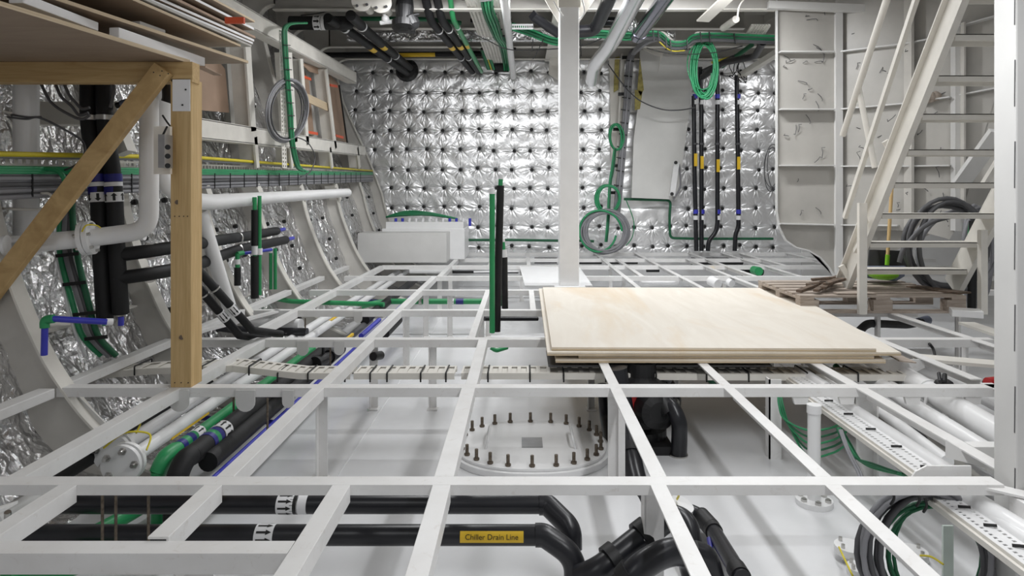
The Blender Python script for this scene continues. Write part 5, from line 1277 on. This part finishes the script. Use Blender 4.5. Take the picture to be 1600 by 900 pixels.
# four black risers
spec = [(1086, [(1084, 150), (1085, 260), (1088, 392)], 'leftmost of the four black insulated risers on the foil wall'), (1096, [(1094, 105), (1096, 180), (1096, 392)], 'second black insulated riser on the foil wall, close to the first'),
        (1121, [(1121, 118), (1121, 350), (1118, 364), (1107, 376), (1106, 392)], 'third black insulated riser on the foil wall, kinked left at its foot'), (1153, [(1151, 118), (1153, 250), (1154, 355), (1149, 366), (1148, 392)], 'rightmost of the four black insulated risers on the foil wall')]
for x, pts, lab in spec:
    t = thing('insulated_riser', lab, 'pipe'); Yz = 11.2; r_ = .037
    MB().tube(fillet([P(px, py, Yz) for px, py in pts], .1), r_, 14).build('insulation', 'pvc', t)
    for yy in (154, 334):
        c = P(x if yy < 200 else x+(1 if x != 1121 else 1), yy, Yz); band(t, c, c+Vector((0, 0, .07)), r_*1.1, 'navy' if 0 else 'blue', 'tape_band', 'blue tape band'); band(t, c-Vector((0, 0, .10)), c-Vector((0, 0, .03)), r_*1.1, 'label', 'tape_band', 'white tape band')
    c = P(x, 225, Yz); clamp(t, c, (0, 0, 1), r_*1.1, 'dkgrey', .03)
    yl = {1086: 250, 1096: 254, 1121: 259, 1153: 255}[x]; c = P(x, yl, Yz)
    MB().box((c.x-.026, c.y-r_-.012, c.z-.105), (c.x+.026, c.y-r_+.004, c.z+.105)).build('pipe_label', 'yellow', t)
    settle(t)
t = thing('cable_coil', 'faint thin grey cable coil on the foil wall beside the partition edge', 'cable coil'); MB().tube(coil_pts(P(1207, 262, 11.45), (.12, .37), 3, (1, 0, 0), (0, 0, 1), .03, .1, 3), .007, 6).build('cable', 'dkgrey', t); settle(t)

# ================================================================== CEILING ITEMS
def overhead(label, pts, r, mat, name='overhead_pipe', labels=(), bands=(), fil=.1, n=16):
    t = thing(name, label, 'pipe'); q = [P(*p) for p in pts]
    MB().tube(fillet(q, fil, 6) if len(q) > 2 else q, r, n).build('tube' if mat not in ('black',) else 'insulation', mat, t)
    for (a, b, f_, L_) in labels:
        A, B = P(*a), P(*b); d = (B-A).normalized(); pipe_label(t, A+(B-A)*f_, d, r, L_*1.3, .95, view=(0, -.8, -.6))
    for (a, b, f_) in bands:
        A, B = P(*a), P(*b); d = (B-A).normalized(); c = A+(B-A)*f_; band(t, c-d*.02, c+d*.02, r*1.06, 'label', 'tape_band')
    return t
t = overhead('thick black insulated pipe with white arrow band running level under the ceiling at left', [(453, 36, 8.3), (535, 36, 8.3), (545, 36, 8.4)], .085, 'black')
arrow_band(t, P(497, 36, 8.3), (1, 0, 0), .089, .09, 8); c = P(506, 36, 8.3); band(t, c-Vector((.02, 0, 0)), c+Vector((.02, 0, 0)), .088, 'label', 'tape_band'); settle(t)
t = overhead('left one of two black overhead pipes with a yellow label slanting to the foil wall', [(512, 28, 8.0), (545, 48, 8.6), (636, 114, 11.5)], .058, 'black', labels=(((545, 48, 8.6), (636, 114, 11.5), .33, .16),), bands=(((512, 28, 8.0), (545, 48, 8.6), .8), ((545, 48, 8.6), (636, 114, 11.5), .6))); settle(t)
t = overhead('right one of two black overhead pipes with a yellow label slanting to the foil wall', [(548, 24, 7.8), (572, 48, 8.6), (640, 106, 11.5)], .062, 'black', labels=(((572, 48, 8.6), (640, 106, 11.5), .32, .16),), bands=(((548, 24, 7.8), (572, 48, 8.6), .7), ((572, 48, 8.6), (640, 106, 11.5), .6))); settle(t)
t = thing('pipe_collar', 'black rubber collar where the two slanting pipes enter the foil wall', 'pipe fitting'); MB().lathe([(.05, 0), (.2, 0), (.16, .1), (.06, .12)], P(636, 110, 11.66), (0, -1, 0), 20).build('boot', 'dark', t); settle(t)
for k, (xs, lab) in enumerate(((((664, -5), (673, 32), (738, 112)), 'left one of three overhead pipes dropping to the wall slot, black'), (((682, -5), (690, 30), (748, 112)), 'middle one of three overhead pipes dropping to the wall slot, black'))):
    q = [(xs[0][0], xs[0][1], 8.0), (xs[1][0], xs[1][1], 8.4), (xs[2][0], xs[2][1], 11.5)]
    t = overhead(lab, q, .052, 'black', labels=((q[1], q[2], .42, .14),), bands=((q[1], q[2], .15), (q[1], q[2], .66))); settle(t)
q = [(703, -5, 8.0), (708, 30, 8.4), (752, 112, 11.5)]
t = overhead('green overhead pipe dropping to the wall slot beside the black ones', q, .034, 'green', labels=((q[1], q[2], .42, .14),), bands=((q[1], q[2], .12),)); settle(t)
t = overhead('slim green pipe crossing behind the black valves under the ceiling', [(560, 29, 8.8), (670, 30, 8.8), (720, 36, 9)], .03, 'dkgreen'); settle(t)
t = overhead('long black pipe high along the foil wall with a yellow label', [(503, 86, 11.3), (752, 84, 11.3)], .045, 'black', labels=(((503, 86, 11.3), (752, 84, 11.3), .59, .5),)); settle(t)
t = thing('black_valve', 'large black valve body hanging under the ceiling beside the green pipe', 'valve')
c = P(632, 12, 7.9); MB().lathe([(.05, -.28), (.14, -.26), (.14, -.18), (.09, -.16), (.11, 0), (.09, .16), (.14, .18), (.14, .26), (.1, .28)], c, (0, .2, 1), 20).build('body', 'dark', t)
c2 = P(640, 28, 7.85); MB().lathe([(.03, 0), (.09, 0), (.09, .1), (.05, .14)], c2, (.5, 0, -1), 18).build('outlet', 'dark', t); MB().cyl(P(636, 26, 7.8), P(655, 22, 7.8), .018, 8).build('lever', 'dark', t); settle(t)
t = thing('black_valve', 'lower black drain valve slung beneath the large ceiling valve', 'valve'); MB().lathe([(.03, 0), (.07, 0), (.07, .1), (.045, .12), (.045, .2)], P(641, 26, 8.2), (.1, 0, -1), 16).build('body', 'dark', t); MB().cyl(P(622, 20, 8.2), P(640, 34, 8.2), .04, 12).build('neck', 'dark', t); settle(t)
for x, lab in ((566, 'left'), (596, 'right')):
    t = thing('blind_flange', f'{lab} one of two round white flanges high under the ceiling', 'flange'); c = P(x, 2+(3 if x > 580 else 0), 7.7)
    MB().lathe([(.02, 0), (.118, 0), (.118, .03), (.05, .032)], c, (0, -1, 0), 28).build('disc', 'cream', t); MB().cyl(c, c+Vector((0, .4, 0)), .05, 16).build('pipe', 'cream', t)
    for k in range(4): q_ = c+Vector((.08*cos(k*pi/2+.9), -.035, .08*sin(k*pi/2+.9))); MB().cyl(q_, q_+Vector((0, -.015, 0)), .016, 8).build('bolt_hole', 'dkgrey', t)
    settle(t)
t = thing('white_valve', 'small white cast valve under the ceiling left of the black valves', 'valve'); MB().sphere(P(602, 30, 8.0), .05, 6).build('body', 'pipewhite', t); MB().cyl(P(594, 36, 8.0), P(618, 33, 8.0), .025, 10).build('branch', 'pipewhite', t); MB().cyl(P(600, 22, 8.0), P(601, 36, 8.0), .02, 8).build('stem', 'pipewhite', t); settle(t)
# perforated ceiling tray + green bundle
t = thing('perforated_tray', 'wide perforated cream tray running under the ceiling toward the foil wall', 'cable tray')
A, B = P(716, -30, 7.2), P(763, 98, 11.4)
w_ = Vector((.42, 0, 0))
MB().perf(A, B, w_, 90, 9, .5, .5).build('tray', 'cream', t, solid=.004)
for e in (0, .42): MB().bar(A+Vector((e, 0, .02)), B+Vector((e, 0, .02)), .006, .05).build('lip', 'cream', t)
for f_ in (.18, .3, .42, .62, .8): c = A+(B-A)*f_; MB().bar(c+Vector((-.05, 0, .05)), c+Vector((.5, 0, .05)), .05, .05).build('cross_bar', 'ink', t)
settle(t)
t = thing('cable_bundle', 'thick green cable bundle beside the perforated ceiling tray, left of the white pipe', 'cable bundle')
for k in range(11):
    o_ = (k % 4-1.5)*.035; p_ = (k//4)*.03
    MB().tube(spline([P(758+k*.5, -20, 7.4)+Vector((o_, 0, p_)), P(762, 15, 8.0)+Vector((o_, 0, p_)), P(771, 40, 8.7)+Vector((o_*1.1, 0, p_)), P(779, 60, 9.4)+Vector((o_*.9, 0, p_)), P(787, 72, 10)+Vector((o_, 0, p_*.5)), P(792, 98, 11.3)+Vector((o_, 0, 0)), P(793, 110, 11.5)+Vector((o_, 0, 0))], 6), .017, 7).build('cable', 'cabgreen' if k % 3 else 'dkgreen', t)
for y, x in ((2, 759), (12, 762), (24, 766), (36, 770), (48, 775), (58, 779)): MB().bar(P(x-9, y, 7.6+y*.03), P(x+10, y-2, 7.6+y*.03), .012, .02).build('cable_tie', 'tie', t)
settle(t)
t = thing('cable_bundle', 'short green and yellow cables dropping through the wall slot beside the tray', 'cable bundle')
for k in range(6): MB().tube(spline([P(750+k*2, 72, 10.6), P(754+k*2, 85, 11.0), P(762+k*2, 108, 11.5)]), .018, 7).build('cable', 'yelcab' if k == 3 else ('cabgreen' if k % 2 else 'dkgreen'), t)
settle(t)
t = tag(MB().box(tuple(P(772, 112, 11.55)), tuple(P(795, 100, 11.6))).build('wall_slot', 'ink'), 'dark slot in the foil wall below the green cables', 'slot')
# white drop pipe
t = overhead('white pipe dropping steeply from the ceiling left of the slim pillar', [(788, -10, 7.0), (795, 60, 9.6), (802, 120, 11.5)], .052, 'pipewhite', fil=.05); settle(t)
t = thing('back_plates', 'pale tapered steel plate on the foil wall behind the slim pillar', 'plate'); MB().prism([P(862, 55, 11.3), P(892, 55, 11.3), P(892, 125, 11.3), P(872, 125, 11.3), P(857, 115, 11.3)], (0, .03, 0)).build('plate', 'cream', t); settle(t)
# black pipes at pillar head
t = overhead('black square duct slanting behind the head of the slim pillar, left side', [(832, 24, 8.0), (872, 52, 8.3)], .07, 'pvc', 'overhead_duct', n=4); settle(t)
t = overhead('black pipe with elbow rising right of the slim pillar head', [(898, 50, 7.9), (926, 48, 7.9), (934, 38, 7.8), (956, -10, 7.0)], .075, 'pvc', fil=.12); settle(t)
t = overhead('black pipe between pillar and silver duct under the ceiling', [(940, 33, 9.0), (975, 34, 9.0), (1000, 50, 9.0)], .06, 'pvc', fil=.1); settle(t)
t = overhead('bright silver duct slanting down from the ceiling to the foil wall', [(1002, -20, 6.9), (955, 68, 8.6), (930, 100, 9.6), (925, 126, 10.2)], .098, 'chrome', 'silver_duct', fil=.12, n=24)
settle(t)
t = overhead('dark shiny round duct slanting from the ceiling right of the silver duct', [(1052, -20, 6.9), (998, 54, 8.7)], .088, 'darkchrome', 'dark_duct', n=24)
MB().cyl(P(1000, 51, 8.6), P(996, 57, 8.75), .092, 24).build('collar', 'darkchrome', t); settle(t)
t = tag(MB().sphere(P(985, 38, 8.9), .1, 8).build('foil_wrap', 'foil'), 'crumpled foil wrapped joint between the silver and the dark duct', 'foil wrap')
# overhead cable run across the right half
t = thing('cable_run', 'overhead run of grey and green cables following the notched beam on the right', 'cable bundle')
path = [(800, 42), (830, 52), (870, 66), (900, 56), (940, 54), (975, 58), (1000, 56), (1030, 56), (1048, 70), (1070, 70), (1085, 60), (1120, 58), (1160, 60), (1210, 62)]
for k in range(7):
    m_ = ('cabgreen', 'cabgrey', 'cabgreen', 'dkgreen', 'cabgrey', 'cabgreen', 'dkgrey')[k]
    pp = path if m_ in ('cabgreen', 'dkgreen') else path[6:]
    MB().tube(spline([P(x, y+(k-3)*1.8, 8.95+.02*(k % 3)) for x, y in pp], 5), .018, 7).build('cable', m_, t)
MB().tube(spline([P(x, y+9, 8.9) for x, y in path[7:10]], 5), .008, 6).build('cable', 'yelcab', t)
for x, y in ((1021, 55), (1029, 56), (1041, 66), (1048, 70), (1074, 69), (1095, 58), (1109, 58), (1148, 60)): MB().bar(P(x-1, y-8, 8.85), P(x+1, y+9, 8.85), .014, .02).build('cable_tie', 'tie', t)
settle(t)
t = thing('cable_tail', 'grey cable group bending from the overhead run down to the wall ladder', 'cable bundle')
for k in range(4): MB().tube(spline([P(1030, 54+k*2, 8.95), P(1010, 62+k*2, 9.4), P(995, 74+k*2, 10.2), P(988+k, 84, 11.0)]), .024, 7).build('cable', 'cabgrey', t)
settle(t)
for k, (pp, lab) in enumerate((([(833, 60), (831, 80)], 'leftmost thin black hanger wire left of the pillar head'), ([(850, 60), (840, 80), (833, 92)], 'slanting thin black hanger wire left of the pillar head'), ([(907, 62), (908, 88)], 'thin black hanger wire right of the pillar head'), ([(940, 60), (922, 68), (905, 70)], 'thin black wire curving right of the pillar head'),
        ([(730, 48), (760, 62), (800, 78), (875, 76)], 'thin dark wire crossing the perforated ceiling tray to the pillar'), ([(470, 24), (510, 18), (550, 0)], 'thin dark wire crossing below the two round ceiling flanges'), ([(1010, 75), (1050, 84), (1110, 83), (1160, 72)], 'thin dark wire slung over the top of the pale panel'))):
    cable('wire', lab, 'wire', [P(x, y, 8.9) for x, y in pp], .007, 'tie')
# dark cluster of pipes near partition top
for (pts, r_, m_, lab) in (([(1098, 120, 11), (1130, 98, 10.4), (1180, 88, 9.6), (1192, 66, 9.0)], .05, 'pvc', 'black pipe rising from the wall risers toward the partition, bent upward at its end'), ([(1098, 112, 11.2), (1150, 88, 10.5)], .04, 'dkgrey', 'dark grey pipe above the heads of the four black risers'),
        ([(1128, 104, 11), (1175, 70, 10)], .035, 'dkgreen', 'dark green cable rising behind the partition edge'), ([(1112, 98, 10.8), (1140, 90, 10.8)], .02, 'yelcab', 'short yellow green cable above the black risers')):
    o = MB().tube(fillet([P(*p) for p in pts], .1), r_, 12).build('riser_head', m_); tag(o, lab, 'pipe')
t = thing('wire_tangle', 'tangle of thin black wires hanging left of the partition top', 'wires')
rnd = random.Random(4)
for k in range(6):
    x = 1148+k*3; MB().tube(spline([P(x, 85, 10.5), P(x+rnd.uniform(-14, 10), 105+rnd.uniform(-4, 8), 10.5), P(x+rnd.uniform(-12, 12), 125+rnd.uniform(-10, 8), 10.5), P(x+rnd.uniform(-20, 4), 118, 10.5)]), .007, 5).build('wire', 'tie', t)
settle(t)
t = thing('perforated_tray', 'small perforated tray piece hanging beside the partition top', 'cable tray'); A, B = P(1176, 38, 8.8), P(1165, 56, 9.1)
MB().perf(A, B, (.22, 0, 0), 8, 6, .5, .5).build('tray', 'cream', t, solid=.004)
for e in (0, .22): MB().bar(A+Vector((e, 0, -.01)), B+Vector((e, 0, -.01)), .03, .03).build('lip', 'cream', t)
settle(t)
t = thing('perforated_tray', 'small perforated bracket under the ceiling left of the pillar head', 'cable tray'); MB().perf(P(800, 46, 8.6), P(833, 46, 8.6), (0, .0, .07), 10, 1, .6, .4).build('tray', 'pipewhite', t, solid=.004); settle(t)
t = tag(MB().cyl(P(1130, 44, 8.9), P(1150, 30, 8.3), .045, 14).build('pipe_stub', 'cream'), 'short cream pipe stub under the deck beam right of the diagonal bracket', 'pipe')
cable('white_wire', 'thin white wire hanging from the ceiling right of the diagonal bracket', 'wire', [P(1166, -5, 7.9), P(1155, 10, 7.9), P(1152, 32, 7.95)], .010, 'cream')
MB().bar(P(1158, 118, 10.6), P(1215, 82, 9.4), .1, .08).build('ceiling_brace', 'cream', ce)
MB().prism([P(1002, 75, 10.9), P(1040, 75, 10.9), P(1034, 90, 10.9), P(1028, 112, 10.9), P(1032, 88, 10.9), P(1022, 86, 10.9)], (0, .02, 0)).build('tapered_bracket', 'cream', ce)
